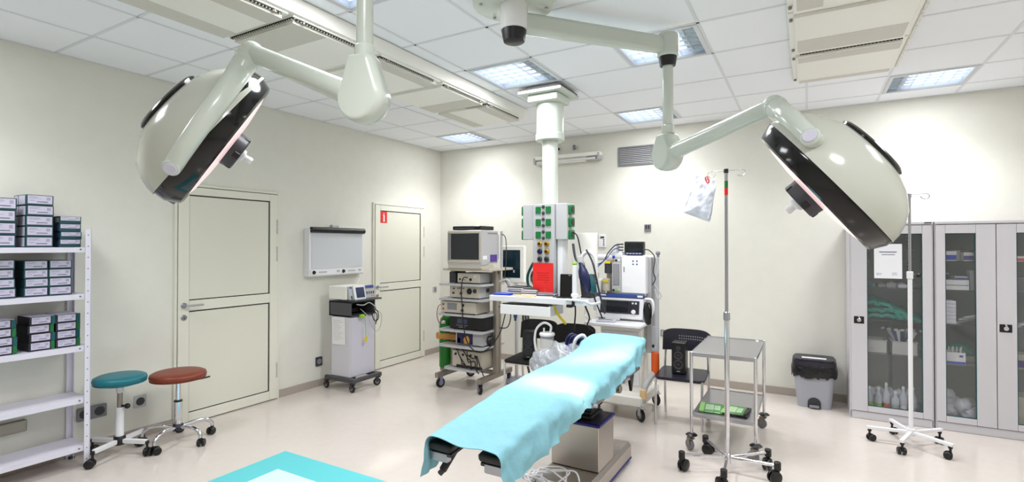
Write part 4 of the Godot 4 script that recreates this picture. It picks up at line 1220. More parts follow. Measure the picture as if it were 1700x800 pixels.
# ------------------------------------------------------------------ stools
func round_seat(t: Node3D, c: Vector3, r: float, th: float, m: String) -> void:
	var s := st()
	var e := th * 0.42
	lathe(s, [Vector2(0, 0), Vector2(r - 0.02, 0.002), Vector2(r - 0.004, th * 0.25), Vector2(r, th * 0.5), Vector2(r - 0.006, th * 0.78), Vector2(r - 0.03, th * 0.96), Vector2(r * 0.6, th), Vector2(0, th + 0.002)], 44, Transform3D(Basis(), c), 60)
	var o := mk("seat", s, m, t)
	s = st()
	var ring := []
	for k in 40: ring.append(c + Vector3(cos(TAU * k / 40) * (r - 0.008), th * 0.12, sin(TAU * k / 40) * (r - 0.008)))
	tube(s, ring, 0.004, 6, true); mk("piping", s, m, o)
	s = st(); cyl(s, c + Vector3(0, -0.012, 0), c + Vector3(0, 0.003, 0), r * 0.62, -1, 24); mk("seat_plate", s, "black", o)

func stools() -> void:
	var t := thing("round_stool", "round stool with teal cushion on a white four-armed castor base", "stool", Vector3(0.28, 0, 4.29))
	round_seat(t, Vector3(0, 0.545, 0), 0.172, 0.065, "teal_seat")
	cy("gas_column", t, Vector3(0, 0.36, 0), Vector3(0, 0.54, 0), 0.018, "dull_steel", -1, 18)
	cy("upper_tube", t, Vector3(0, 0.475, 0), Vector3(0, 0.54, 0), 0.024, "white", -1, 18)
	cy("column", t, Vector3(0, 0.12, 0), Vector3(0, 0.365, 0), 0.027, "white", -1, 20, 0.003)
	var s := st(); tube(s, [Vector3(0.0, 0.375, 0), Vector3(0.05, 0.375, -0.02)], 0.008, 8); ball(s, Vector3(0.058, 0.375, -0.024), Vector3.ONE * 0.02, 12); mk("clamp_knob", s, "black", t)
	cy("hub", t, Vector3(0, 0.085, 0), Vector3(0, 0.15, 0), 0.042, "black", 0.038, 18, 0.006)
	for k in 4:
		var a := 0.42 + k * PI / 2
		var d := Vector3(cos(a), 0, -sin(a))
		s = st(); box(s, Vector3(0, 0.112, 0) + d * 0.125, Vector3(0.19, 0.032, 0.030), 0.004, Basis(Vector3.UP, a)); mk("arm", s, "white", t)
		twin_caster(t, d * 0.225 + Vector3(0, 0.118, 0), 0.032, a * 1.7)
	t = thing("round_stool", "round stool with brown cushion on a chrome five-armed castor base", "stool", Vector3(0.39, 0, 3.93))
	round_seat(t, Vector3(0, 0.51, 0), 0.2, 0.065, "brown_seat")
	cy("gas_column", t, Vector3(0, 0.33, 0), Vector3(0, 0.505, 0), 0.017, "chrome", -1, 18)
	cy("column", t, Vector3(0, 0.13, 0), Vector3(0, 0.335, 0), 0.029, "chrome", -1, 22, 0.003)
	cy("column_ring", t, Vector3(0, 0.328, 0), Vector3(0, 0.342, 0), 0.031, "black", -1, 20, 0.003)
	s = st(); tube(s, curve([Vector3(0.02, 0.495, -0.03), Vector3(0.05, 0.486, -0.13), Vector3(0.06, 0.49, -0.22)], 4), 0.007, 8); box(s, Vector3(0.03, 0.490, -0.06), Vector3(0.06, 0.02, 0.10), 0.005); mk("height_lever", s, "black", t)
	cy("hub", t, Vector3(0, 0.10, 0), Vector3(0, 0.155, 0), 0.044, "navy_plastic", 0.036, 20, 0.006)
	for k in 5:
		var a := 0.15 + k * TAU / 5
		var d := Vector3(cos(a), 0, -sin(a))
		s = st()
		tube(s, curve([d * 0.03 + Vector3(0, 0.125, 0), d * 0.12 + Vector3(0, 0.142, 0), d * 0.20 + Vector3(0, 0.135, 0), d * 0.245 + Vector3(0, 0.105, 0), d * 0.255 + Vector3(0, 0.07, 0)], 5), 0.0145, 10)
		mk("arm", s, "chrome", t)
		twin_caster(t, d * 0.255 + Vector3(0, 0.078, 0), 0.03, a * 2.3 + 0.4)

# ------------------------------------------------------------------ white cart with a monitor, by the doors
func medical_cart() -> void:
	var t := thing("medical_cart", "white and grey electrosurgical cart with a touch screen standing before the far door", "medical cart", Vector3(0.35, 0, 2.04), PI / 2)
	# local: +z is the front (towards the room), x runs along the wall
	var s := st()
	box(s, Vector3(-0.19, 0.125, 0.0), Vector3(0.045, 0.045, 0.46), 0.006); box(s, Vector3(0.19, 0.125, 0.0), Vector3(0.045, 0.045, 0.46), 0.006)
	box(s, Vector3(0, 0.125, -0.13), Vector3(0.38, 0.04, 0.10), 0.004); box(s, Vector3(0, 0.125, 0.20), Vector3(0.38, 0.04, 0.05), 0.004)
	mk("base_frame", s, "cart_grey", t)
	for x in [-0.19, 0.19]:
		for z in [-0.20, 0.20]: caster(t, Vector3(x, 0.115, z), 0.042, 0.5 + x * 3.0, "rubber", "charcoal", 0.022)
	bx("cabinet_body", t, Vector3(0, 0.475, -0.01), Vector3(0.36, 0.66, 0.30), "cart_white", 0.01)
	bx("front_panel", t, Vector3(0, 0.475, 0.143), Vector3(0.345, 0.64, 0.006), "lavender", 0.002)
	# grey bay with an open front
	s = st()
	box(s, Vector3(0, 0.815, -0.02), Vector3(0.36, 0.012, 0.34)); box(s, Vector3(0, 0.967, -0.02), Vector3(0.36, 0.016, 0.34))
	box(s, Vector3(-0.174, 0.89, -0.02), Vector3(0.012, 0.16, 0.34)); box(s, Vector3(0.174, 0.89, -0.02), Vector3(0.012, 0.16, 0.34)); box(s, Vector3(0, 0.89, -0.18), Vector3(0.36, 0.16, 0.012))
	mk("open_bay", s, "cart_grey", t)
	bx("bay_contents", t, Vector3(0.03, 0.86, -0.06), Vector3(0.24, 0.07, 0.16), "black", 0.02)
	bx("tray", t, Vector3(0.03, 0.985, 0.10), Vector3(0.40, 0.016, 0.22), "cart_grey", 0.004)
	bx("unit_body", t, Vector3(-0.03, 1.065, -0.05), Vector3(0.32, 0.145, 0.28), "unit_cream", 0.008)
	var tb2 := Basis(Vector3.RIGHT, -0.22)
	bx("control_panel", t, Vector3(0.10, 1.065, 0.115), Vector3(0.20, 0.15, 0.03), "light_grey", 0.005, tb2)
	bx("screen_bezel", t, Vector3(-0.04, 1.065, 0.125), Vector3(0.17, 0.165, 0.03), "white", 0.006, tb2)
	bx("screen", t, Vector3(-0.035, 1.067, 0.1405), Vector3(0.12, 0.115, 0.004), "screen_blue", 0.001, tb2)
	bx("side_bezel", t, Vector3(-0.155, 1.065, 0.11), Vector3(0.05, 0.15, 0.03), "light_grey", 0.005, tb2)
	bx("power_button", t, Vector3(-0.155, 1.02, 0.135), Vector3(0.022, 0.035, 0.006), "socket_green", 0.002, tb2)
	bx("maker_plate", t, Vector3(-0.155, 1.125, 0.117), Vector3(0.03, 0.012, 0.004), "blue", 0.0, tb2)
	bx("blue_band", t, Vector3(0.12, 1.122, 0.122), Vector3(0.12, 0.030, 0.004), "stripe_blue", 0.001, tb2)
	for k in 4: bx("jack", t, Vector3(0.072 + k * 0.033, 1.055, 0.1335), Vector3(0.014, 0.03, 0.008), "charcoal", 0.002, tb2)
	for k in 4: bx("key", t, Vector3(0.072 + k * 0.033, 1.02, 0.1385), Vector3(0.018, 0.012, 0.006), "orange" if k > 1 else "light_grey", 0.001, tb2)
	t = thing("paper_form", "white printed form hanging on the side of the white cart", "form", Vector3(0.33, 0.55, 2.225))
	bx("sheet", t, Vector3(-0.01, 0.10, 0.002), Vector3(0.20, 0.30, 0.003), "form", 0.0, Basis(Vector3(0, 0, 1), 0.03))
	cable("cable", [Vector3(0.50, 0.94, 2.14), Vector3(0.545, 0.93, 2.08), Vector3(0.55, 0.95, 2.0), Vector3(0.56, 0.90, 1.92), Vector3(0.53, 0.87, 1.88)], 0.006, "light_grey", "grey cable looping in the open bay of the white cart")
	cable("cable", [Vector3(0.48, 0.88, 2.06), Vector3(0.56, 0.80, 2.03), Vector3(0.57, 0.68, 1.97), Vector3(0.57, 0.62, 1.92), Vector3(0.57, 0.66, 1.85), Vector3(0.57, 0.80, 1.83), Vector3(0.52, 0.88, 1.9)], 0.004, "light_grey", "thin grey cable hanging in a loop below the open bay")
	cable("cable", [Vector3(0.52, 0.86, 1.93), Vector3(0.57, 0.80, 1.97), Vector3(0.57, 0.74, 1.93), Vector3(0.57, 0.76, 1.88), Vector3(0.57, 0.84, 1.89), Vector3(0.54, 0.87, 1.93), Vector3(0.57, 0.80, 1.9), Vector3(0.57, 0.70, 1.92)], 0.0055, "black", "black cable coiled below the open bay of the white cart")
	t = thing("green_electrode", "lime green plug with a hanging yellow tag on the white cart", "plug", Vector3(0.515, 0.80, 2.09))
	bx("plug", t, Vector3(0.015, 0.01, 0.0), Vector3(0.045, 0.035, 0.06), "lime", 0.010)
	s = st(); tube(s, curve([Vector3(0.03, 0.01, -0.03), Vector3(0.035, -0.10, -0.035), Vector3(0.035, -0.22, -0.04)], 4), 0.004, 6); mk("lead", s, "lime", t)
	bx("hanging_tag", t, Vector3(0.037, -0.25, -0.04), Vector3(0.008, 0.06, 0.035), "yellow", 0.003)
	cable("cable", [Vector3(0.02, 1.25, 1.66), Vector3(0.05, 1.20, 1.67), Vector3(0.10, 1.16, 1.73), Vector3(0.14, 1.13, 1.80), Vector3(0.17, 1.10, 1.88)], 0.004, "white", "white mains lead hanging from the film viewer to the cart")

# ------------------------------------------------------------------ endoscopy tower by the far corner
func device(called: String, label: String, at: Vector3, sz: Vector3, m: String, front: String) -> Node3D:
	# a boxed instrument; at = middle of its underside, front towards +z
	var t := thing(called, label, "device", at)
	bx("case", t, Vector3(0, sz.y / 2 + 0.006, 0), Vector3(sz.x, sz.y - 0.008, sz.z), m, 0.005)
	bx("front_panel", t, Vector3(0, sz.y / 2 + 0.006, sz.z / 2), Vector3(sz.x - 0.006, sz.y - 0.014, 0.008), front, 0.002)
	for e in [[-1, -1], [1, -1], [-1, 1], [1, 1]]: cy("foot", t, Vector3(e[0] * sz.x * 0.4, 0, e[1] * sz.z * 0.4), Vector3(e[0] * sz.x * 0.4, 0.007, e[1] * sz.z * 0.4), 0.012, "black", -1, 10)
	return t

func knobs(t: Node3D, list: Array, z: float) -> void:
	# [kind, x, y, radius or width, material, height]
	for q in list:
		if q[0] == "knob": cy("knob", t, Vector3(q[1], q[2], z), Vector3(q[1], q[2], z + 0.018), q[3], q[4], q[3] * 0.85, 16, 0.003)
		elif q[0] == "button": bx("button", t, Vector3(q[1], q[2], z + 0.003), Vector3(q[3], q[5] if q.size() > 5 else q[3] * 0.7, 0.006), q[4], 0.001)
		elif q[0] == "display": bx("display", t, Vector3(q[1], q[2], z + 0.002), Vector3(q[3], q[5], 0.004), q[4], 0.001)

func tower() -> void:
	var t := thing("endoscopy_cart", "grey steel equipment tower cart with five shelves near the far corner", "equipment cart", Vector3(1.50, 0, 1.31))
	for sg in [-1.0, 1.0]:
		var x: float = sg * 0.28
		bx("floor_bar", t, Vector3(x, 0.145, 0.0), Vector3(0.05, 0.055, 0.68), "dull_steel", 0.005)
		for z in [-0.05, 0.02]: bx("post", t, Vector3(x + sg * 0.01, 0.75, z), Vector3(0.045, 1.17, 0.045), "dull_steel", 0.005)
		bx("post_plate", t, Vector3(x + sg * 0.012, 0.72, -0.015), Vector3(0.02, 1.10, 0.06), "beige", 0.003)
		for z in [-0.29, 0.30]: caster(t, Vector3(x, 0.12, z), 0.055, 0.6 * sg + z, "rubber", "caster_lilac", 0.03, 0.03)
	bx("crossbar", t, Vector3(0, 0.16, -0.05), Vector3(0.52, 0.04, 0.05), "dull_steel", 0.005)
	for y in [0.235, 0.482, 0.655, 0.83, 1.0, 1.165]:
		var s := st(); ext(s, rrect(0.60 if y > 0.3 else 0.46, 0.50, 0.05), 0.022, Transform3D(Basis(Vector3.RIGHT, PI / 2), Vector3(-0.015, y - 0.011, 0.03))); mk("shelf", s, "light_grey", t)
	bx("top_board", t, Vector3(0.05, 1.322, 0.0), Vector3(0.62, 0.028, 0.52), "beige", 0.006)
	bx("rear_mast", t, Vector3(0.30, 1.53, -0.10), Vector3(0.02, 0.44, 0.03), "light_grey", 0.003)
	# the tube monitor on top
	var m := thing("tube_monitor", "bulky grey tube monitor with a dark screen on top of the equipment tower", "monitor", Vector3(1.55, 1.336, 1.36))
	var s := st(); box(s, Vector3(0, 0.225, 0.17), Vector3(0.46, 0.385, 0.12), 0.012); box(s, Vector3(0, 0.235, 0), Vector3(0.445, 0.36, 0.24), 0.01); box(s, Vector3(0, 0.235, -0.15), Vector3(0.38, 0.31, 0.12), 0.02); mk("case", s, "light_grey", m)
	bx("bezel", m, Vector3(0, 0.235, 0.232), Vector3(0.44, 0.345, 0.008), "beige", 0.003)
	bx("screen", m, Vector3(0.012, 0.24, 0.2365), Vector3(0.37, 0.285, 0.008), "screen_grey", 0.003)
	bx("speaker_strip", m, Vector3(-0.197, 0.24, 0.2365), Vector3(0.032, 0.30, 0.004), "grey", 0.001)
	bx("plinth", m, Vector3(0, 0.02, 0.10), Vector3(0.44, 0.045, 0.26), "beige", 0.006)
	bx("badge", m, Vector3(0.0, 0.063, 0.236), Vector3(0.05, 0.008, 0.004), "light_grey")
	bx("side_vent", m, Vector3(0.2235, 0.11, -0.02), Vector3(0.004, 0.08, 0.14), "purple", 0.001)
	bx("side_groove", m, Vector3(0.2235, 0.385, 0.0), Vector3(0.004, 0.012, 0.2), "grey")
	bx("sticker", m, Vector3(0.2315, 0.12, 0.17), Vector3(0.003, 0.04, 0.08), "paper")
	m = thing("video_recorder", "flat black recorder lying on top of the tube monitor", "recorder", Vector3(1.53, 1.755, 1.38))
	bx("case", m, Vector3(0, 0.026, 0), Vector3(0.37, 0.042, 0.28), "black", 0.005)
	bx("front_panel", m, Vector3(0, 0.026, 0.141), Vector3(0.36, 0.034, 0.006), "black_gloss", 0.002)
	bx("silver_line", m, Vector3(-0.02, 0.022, 0.1445), Vector3(0.26, 0.004, 0.002), "grey")
	# instruments, from the top shelf down
	m = device("light_source", "small grey instrument on the shelf just below the tube monitor", Vector3(1.57, 1.165, 1.38), Vector3(0.30, 0.115, 0.30), "light_grey", "beige")
	knobs(m, [["knob", -0.11, 0.05, 0.012, "charcoal"], ["button", -0.07, 0.045, 0.012, "charcoal"], ["button", -0.045, 0.045, 0.012, "charcoal"], ["knob", 0.03, 0.05, 0.016, "black"], ["button", 0.09, 0.085, 0.04, "lavender"]], 0.152)
	m = device("speaker_box", "dark narrow box beside the small grey instrument below the monitor", Vector3(1.345, 1.165, 1.42), Vector3(0.09, 0.125, 0.2), "charcoal", "charcoal")
	m = device("camera_processor", "grey camera processor with black knobs on the second shelf of the tower", Vector3(1.52, 1.0, 1.38), Vector3(0.40, 0.145, 0.32), "light_grey", "beige")
	knobs(m, [["button", -0.14, 0.11, 0.02, "black"], ["button", -0.145, 0.06, 0.03, "charcoal"], ["button", -0.085, 0.115, 0.015, "black"], ["button", -0.06, 0.115, 0.015, "black"], ["button", -0.035, 0.115, 0.015, "black"], ["button", -0.01, 0.115, 0.015, "black"], ["knob", -0.04, 0.06, 0.016, "charcoal"], ["knob", 0.07, 0.085, 0.034, "black"], ["knob", 0.14, 0.09, 0.024, "charcoal"]], 0.162)
	bx("side_plug", m, Vector3(0.202, 0.09, 0.0), Vector3(0.012, 0.04, 0.06), "charcoal", 0.003)
	m = device("insufflator", "wide beige instrument with a grey display on the third shelf of the tower", Vector3(1.45, 0.83, 1.42), Vector3(0.48, 0.135, 0.28), "beige", "beige")
	knobs(m, [["display", -0.08, 0.082, 0.13, "grey", 0.075], ["button", -0.20, 0.10, 0.022, "charcoal"], ["button", -0.20, 0.05, 0.022, "red_dark"], ["knob", 0.07, 0.10, 0.016, "black"], ["knob", 0.06, 0.045, 0.018, "charcoal"], ["button", -0.12, 0.03, 0.016, "light_grey"], ["button", -0.09, 0.03, 0.016, "light_grey"], ["button", -0.06, 0.03, 0.016, "light_grey"], ["button", -0.03, 0.03, 0.016, "light_grey"]], 0.142)
	m = device("image_recorder", "black instrument with a blue display on the fourth shelf of the tower", Vector3(1.545, 0.655, 1.36), Vector3(0.46, 0.15, 0.34), "black_matte", "black")
	knobs(m, [["display", -0.06, 0.095, 0.13, "screen_blue", 0.055], ["button", -0.06, 0.05, 0.16, "grey", 0.006], ["button", -0.09, 0.03, 0.02, "grey"], ["button", -0.06, 0.03, 0.02, "grey"], ["button", -0.03, 0.03, 0.02, "grey"]], 0.172)
	m = device("pump_unit", "light grey instrument with a blue picture front on the fifth shelf of the tower", Vector3(1.57, 0.482, 1.36), Vector3(0.36, 0.15, 0.32), "light_grey", "light_grey")
	knobs(m, [["display", -0.055, 0.08, 0.21, "blue_dark", 0.125], ["display", -0.135, 0.055, 0.04, "stripe_blue", 0.05]], 0.162)
	s = st(); ext(s, PackedVector2Array([Vector2(-0.03, -0.045), Vector2(0.035, -0.045), Vector2(0.04, 0.01), Vector2(0.02, 0.04), Vector2(-0.015, 0.035), Vector2(-0.04, 0.0)]), 0.004, Transform3D(Basis(), Vector3(-0.03, 0.07, 0.168))); mk("picture_spot", s, "tan", m)
	cy("side_pump_head", m, Vector3(0.18, 0.06, 0.04), Vector3(0.23, 0.06, 0.04), 0.055, "black", 0.045, 18, 0.008)
	m = device("power_unit", "beige power unit with a tangle of black leads on the lowest shelf of the tower", Vector3(1.55, 0.235, 1.36), Vector3(0.40, 0.19, 0.34), "beige", "beige")
	knobs(m, [["button", 0.03, 0.025, 0.34, "black", 0.022], ["knob", -0.15, 0.15, 0.014, "black"], ["knob", -0.05, 0.15, 0.014, "black"], ["knob", 0.05, 0.15, 0.014, "black"], ["knob", 0.13, 0.14, 0.014, "black"]], 0.172)
	for k in 6:
		var p := []
		var x0 := 1.42 + k * 0.05
		for j in 6: p.append(Vector3(x0 + j * 0.035 * (1 if k % 2 == 0 else 0.4) + rng.randf_range(-0.02, 0.02), 0.43 - 0.035 * j + 0.04 * sin(j * 1.4 + k) - (0.02 if j == 5 else 0.0), 1.57 + rng.randf_range(-0.012, 0.025)))
		cable("cable", p, 0.006, "black", "black lead in the tangle hanging before the lowest tower shelf", "cable", "tangled leads of the tower")
	cable("cable", [Vector3(1.58, 1.235, 1.56), Vector3(1.545, 1.23, 1.60), Vector3(1.535, 1.10, 1.62), Vector3(1.55, 0.90, 1.62), Vector3(1.56, 0.75, 1.62), Vector3(1.62, 0.55, 1.63), Vector3(1.75, 0.46, 1.64), Vector3(1.87, 0.50, 1.60), Vector3(1.95, 0.65, 1.50), Vector3(1.96, 0.85, 1.40)], 0.006, "black", "long black cable hanging down the front of the equipment tower")
	cable("cable", [Vector3(1.80, 1.72, 1.22), Vector3(1.86, 1.66, 1.22), Vector3(1.87, 1.40, 1.23), Vector3(1.86, 1.22, 1.24), Vector3(1.93, 1.14, 1.28)], 0.005, "charcoal", "dark cable running down behind the tube monitor")
	cable("cable", [Vector3(1.22, 0.92, 1.50), Vector3(1.15, 0.90, 1.52), Vector3(1.11, 0.78, 1.5), Vector3(1.14, 0.70, 1.48), Vector3(1.20, 0.80, 1.47)], 0.004, "red_dark", "thin red cable looping out at the left of the tower")
	cable("cable", [Vector3(1.20, 0.86, 1.48), Vector3(1.11, 0.86, 1.45), Vector3(1.08, 0.70, 1.44), Vector3(1.10, 0.55, 1.43)], 0.004, "white", "thin white cable looping out at the left of the tower")
	cable("cable", [Vector3(1.88, 0.92, 1.40), Vector3(1.98, 0.95, 1.42), Vector3(2.05, 0.85, 1.44), Vector3(2.02, 0.72, 1.45), Vector3(1.92, 0.70, 1.45)], 0.006, "charcoal", "dark cable loop beside the tower's right post under the desk")
	s = st(); tube(s, curve([Vector3(1.86, 1.19, 1.35), Vector3(1.95, 1.21, 1.34), Vector3(1.985, 1.12, 1.33), Vector3(1.985, 0.9, 1.33)], 6), 0.014, 10); tag(mk("push_handle", s, "light_grey"), "curved pale push handle beside the tower's right post", "handle")
	# green cylinder strapped to the cart
	m = thing("gas_cylinder", "green gas cylinder with a tan strap at the left of the tower", "gas cylinder", Vector3(1.115, 0, 1.33))
	s = st(); lathe(s, [Vector2(0, 0.165), Vector2(0.075, 0.165), Vector2(0.082, 0.18), Vector2(0.082, 0.66), Vector2(0.07, 0.73), Vector2(0.04, 0.765), Vector2(0.022, 0.775), Vector2(0, 0.775)], 28, Transform3D(), 50); mk("cylinder", s, "green", m)
	s = st(); box(s, Vector3(0.06, 0.537, 0.0), Vector3(0.30, 0.075, 0.18), 0.012); mk("strap", s, "tan", m)
	cy("valve", m, Vector3(0, 0.77, 0), Vector3(0, 0.82, 0), 0.02, "chrome", -1, 14, 0.003)
	bx("gauge", m, Vector3(0.02, 0.70, 0.085), Vector3(0.06, 0.035, 0.03), "white", 0.008)
	bx("cradle", m, Vector3(0.04, 0.15, 0.0), Vector3(0.16, 0.03, 0.14), "dull_steel", 0.004)
	# second monitor behind the tower
	m = thing("flat_monitor", "beige framed monitor with a dark teal screen right behind the tower", "monitor", Vector3(1.84, 0, 1.0))
	bx("frame", m, Vector3(0, 1.37, 0), Vector3(0.30, 0.43, 0.06), "unit_cream", 0.012)
	bx("screen", m, Vector3(-0.015, 1.375, 0.031), Vector3(0.23, 0.32, 0.006), "screen_teal", 0.002)
	bx("image_mark", m, Vector3(0.02, 1.29, 0.0345), Vector3(0.02, 0.03, 0.002), "light_grey")
	bx("neck", m, Vector3(0.02, 1.10, -0.02), Vector3(0.05, 0.16, 0.04), "unit_cream", 0.006)
	cy("pole", m, Vector3(0.02, 0.05, -0.03), Vector3(0.02, 1.05, -0.03), 0.02, "light_grey", -1, 16)
	s = st(); cyl(s, Vector3(0.02, 0.0, -0.03), Vector3(0.02, 0.05, -0.03), 0.15, 0.12, 24, 0.01); mk("foot", s, "grey", m)
	for k in 3: cable("gas_hose", [Vector3(2.24 + k * 0.03, 1.06, 1.86), Vector3(2.16 + k * 0.03, 0.95, 1.40), Vector3(2.05 + k * 0.035, 0.75, 1.16), Vector3(2.05 + k * 0.05, 0.40, 1.12 - k * 0.03), Vector3(2.12 + k * 0.06, 0.03, 1.08)], 0.013, "hose_grey", "grey hose hanging from the desk down to the floor behind the black chairs", "hose", "hoses under the desk")
	m = thing("hose_coupling", "small light blue hose coupling under the desk", "coupling", Vector3(2.31, 0.88, 1.80))
	s = st(); cyl(s, Vector3(0, 0, 0), Vector3(0, 0.06, 0), 0.02, 0.016, 14, 0.003); mk("body", s, "stripe_blue", m)
	s = st(); cyl(s, Vector3(0, -0.03, 0), Vector3(0, 0.0, 0), 0.012, -1, 12); mk("nozzle", s, "hose_teal", m)

# ------------------------------------------------------------------ anaesthesia machine
func anaesthesia() -> void:
	var t := thing("anaesthesia_machine", "white anaesthesia machine with a blue stripe and dark display at the table's head", "anaesthesia machine", Vector3(3.28, 0, 1.30))
	# local: front +z, world x - 3.28, world z - 1.30
	bx("base", t, Vector3(0.0, 0.17, 0.0), Vector3(0.46, 0.10, 0.62), "unit_cream", 0.02)
	for x in [-0.20, 0.20]:
		for z in [-0.24, 0.31]: caster(t, Vector3(x + (0.03 if x > 0 else 0.0), 0.15, z), 0.06, 0.9, "rubber", "light_grey", 0.024, 0.03)
	bx("lower_cabinet", t, Vector3(-0.02, 0.52, -0.05), Vector3(0.40, 0.62, 0.42), "unit_cream", 0.012)
	for k in 3: bx("drawer", t, Vector3(-0.02, 0.36 + k * 0.17, 0.163), Vector3(0.37, 0.155, 0.014), "white", 0.004)
	bx("worktop", t, Vector3(-0.03, 0.86, 0.13), Vector3(0.54, 0.035, 0.52), "white", 0.012)
	bx("console_body", t, Vector3(-0.03, 0.985, -0.02), Vector3(0.46, 0.22, 0.30), "white", 0.012)
	var b := Basis(Vector3.RIGHT, -0.16)
	bx("console_front", t, Vector3(-0.03, 0.992, 0.145), Vector3(0.46, 0.20, 0.03), "white", 0.008, b)
	bx("console_bezel", t, Vector3(-0.03, 1.005, 0.158), Vector3(0.38, 0.125, 0.014), "charcoal", 0.004, b)
	bx("console_screen", t, Vector3(-0.05, 1.008, 0.1655), Vector3(0.21, 0.10, 0.006), "screen_dark", 0.002, b)
	bx("bezel_panel", t, Vector3(0.105, 1.008, 0.165), Vector3(0.09, 0.10, 0.006), "navy_plastic", 0.002, b)
	var s := st(); cyl(s, b * Vector3(0.11, 0, 0) + Vector3(0, 0.965, 0.165), b * Vector3(0.11, 0, 0.02) + Vector3(0, 0.965, 0.165), 0.021, -1, 18, 0.003); mk("rotary_knob", s, "white_gloss", t)
	for k in 2: bx("key", t, Vector3(0.10 + k * 0.03, 1.045, 0.163), Vector3(0.018, 0.016, 0.006), "white", 0.001, b)
	bx("blue_stripe", t, Vector3(-0.03, 1.11, 0.13), Vector3(0.46, 0.035, 0.04), "stripe_blue", 0.004)
	bx("maker_mark", t, Vector3(-0.20, 1.112, 0.1505), Vector3(0.07, 0.014, 0.003), "white")
	bx("mark_oval", t, Vector3(0.165, 1.11, 0.1505), Vector3(0.05, 0.018, 0.003), "white", 0.001)
	bx("upper_cabinet", t, Vector3(0.055, 1.31, -0.02), Vector3(0.33, 0.36, 0.30), "white", 0.01)
	bx("cabinet_door", t, Vector3(0.10, 1.31, 0.133), Vector3(0.23, 0.345, 0.012), "white_gloss", 0.004)
	bx("door_latch", t, Vector3(0.01, 1.36, 0.142), Vector3(0.008, 0.05, 0.008), "grey", 0.002)
	for e in [[-1, -1], [1, -1], [-1, 1], [1, 1]]: bx("logo_dash", t, Vector3(0.115 + e[0] * 0.018, 1.425 + e[1] * 0.015, 0.140), Vector3(0.014, 0.012, 0.003), "stripe_blue")
	bx("flowmeter_panel", t, Vector3(-0.065, 1.31, 0.137), Vector3(0.09, 0.35, 0.016), "light_grey", 0.004)
	bx("flow_tubes", t, Vector3(-0.065, 1.31, 0.147), Vector3(0.06, 0.20, 0.006), "grey", 0.002)
	for k in 4: bx("flow_tube", t, Vector3(-0.086 + k * 0.014, 1.31, 0.151), Vector3(0.004, 0.19, 0.004), "light_grey")
	for k in 3: cy("gauge", t, Vector3(-0.092 + k * 0.027, 1.445, 0.143), Vector3(-0.092 + k * 0.027, 1.445, 0.152), 0.011, ["brass", "black", "white"][k], -1, 14, 0.002)
	for k in 3: cy("flow_knob", t, Vector3(-0.092 + k * 0.027, 1.16, 0.143), Vector3(-0.092 + k * 0.027, 1.16, 0.162), 0.012, ["blue_dark", "lime", "light_grey"][k], 0.010, 14, 0.003)
	bx("side_column", t, Vector3(-0.145, 1.29, -0.03), Vector3(0.07, 0.34, 0.26), "beige", 0.008)
	# vaporiser group at the left
	for k in 2:
		s = st(); cyl(s, Vector3(-0.165 + k * 0.02, 1.15 + k * 0.17, 0.14), Vector3(-0.165 + k * 0.02, 1.27 + k * 0.15, 0.14), 0.036, -1, 18, 0.005); mk("vaporiser", s, ["beige", "charcoal"][k], t)
		bx("vaporiser_label", t, Vector3(-0.16 + k * 0.02, 1.245 + k * 0.18, 0.175), Vector3(0.055, 0.022, 0.012), "yellow", 0.003)
	cy("dial_cap", t, Vector3(-0.09, 1.475, 0.12), Vector3(-0.09, 1.475, 0.15), 0.014, "blue", -1, 14, 0.003)
	bx("absorber", t, Vector3(-0.27, 1.18, 0.05), Vector3(0.10, 0.16, 0.14), "unit_cream", 0.02)
	cy("absorber_canister", t, Vector3(-0.27, 0.95, 0.06), Vector3(-0.27, 1.10, 0.06), 0.055, "milky_plastic", -1, 22, 0.006)
	bx("valve_block", t, Vector3(-0.33, 1.28, 0.05), Vector3(0.09, 0.09, 0.10), "light_grey", 0.015)
	cy("bag_mount", t, Vector3(-0.30, 1.47, 0.0), Vector3(-0.12, 1.47, 0.0), 0.03, "white", -1, 18, 0.006)
	for k in 3: cy("valve_knob", t, Vector3(-0.36, 1.24 + k * 0.035, 0.10), Vector3(-0.36, 1.24 + k * 0.035, 0.13), 0.014, ["stripe_blue", "white", "blue_dark"][k], -1, 12, 0.003)
	# grey rail at the right with its curved foot
	s = st(); tube(s, curve([Vector3(0.285, 1.47, 0.03), Vector3(0.285, 1.0, 0.03), Vector3(0.285, 0.50, 0.05), Vector3(0.275, 0.40, 0.12), Vector3(0.24, 0.32, 0.22), Vector3(0.225, 0.24, 0.26), Vector3(0.225, 0.16, 0.27)], 6), 0.026, 14); mk("frame_tube", s, "light_grey", t)
	cy("warning_sleeve", t, Vector3(0.225, 0.20, 0.265), Vector3(0.225, 0.285, 0.262), 0.030, "paper_yellow", -1, 16, 0.003)
	s = st(); box(s, Vector3(0.225, 1.03, 0.02), Vector3(0.05, 0.90, 0.10), 0.008); mk("side_rail", s, "light_grey", t)
	s = st(); tube(s, curve([Vector3(0.215, 1.09, 0.15), Vector3(0.28, 1.08, 0.16), Vector3(0.285, 0.98, 0.16), Vector3(0.24, 0.91, 0.16)], 5), 0.013, 10); mk("grip", s, "white", t)
	# black hand bag and hanging mask cable
	var o := thing("hand_bag", "black breathing bag hanging at the right side of the anaesthesia machine", "breathing bag", Vector3(3.52, 0.955, 1.48))
	s = st(); lathe(s, [Vector2(0, -0.10), Vector2(0.026, -0.09), Vector2(0.035, -0.03), Vector2(0.034, 0.04), Vector2(0.02, 0.09), Vector2(0.012, 0.11)], 16, Transform3D(Basis(Vector3(0, 0, 1), 0.10)), 60); mk("bag", s, "black", o)
	s = st(); var ringp := []
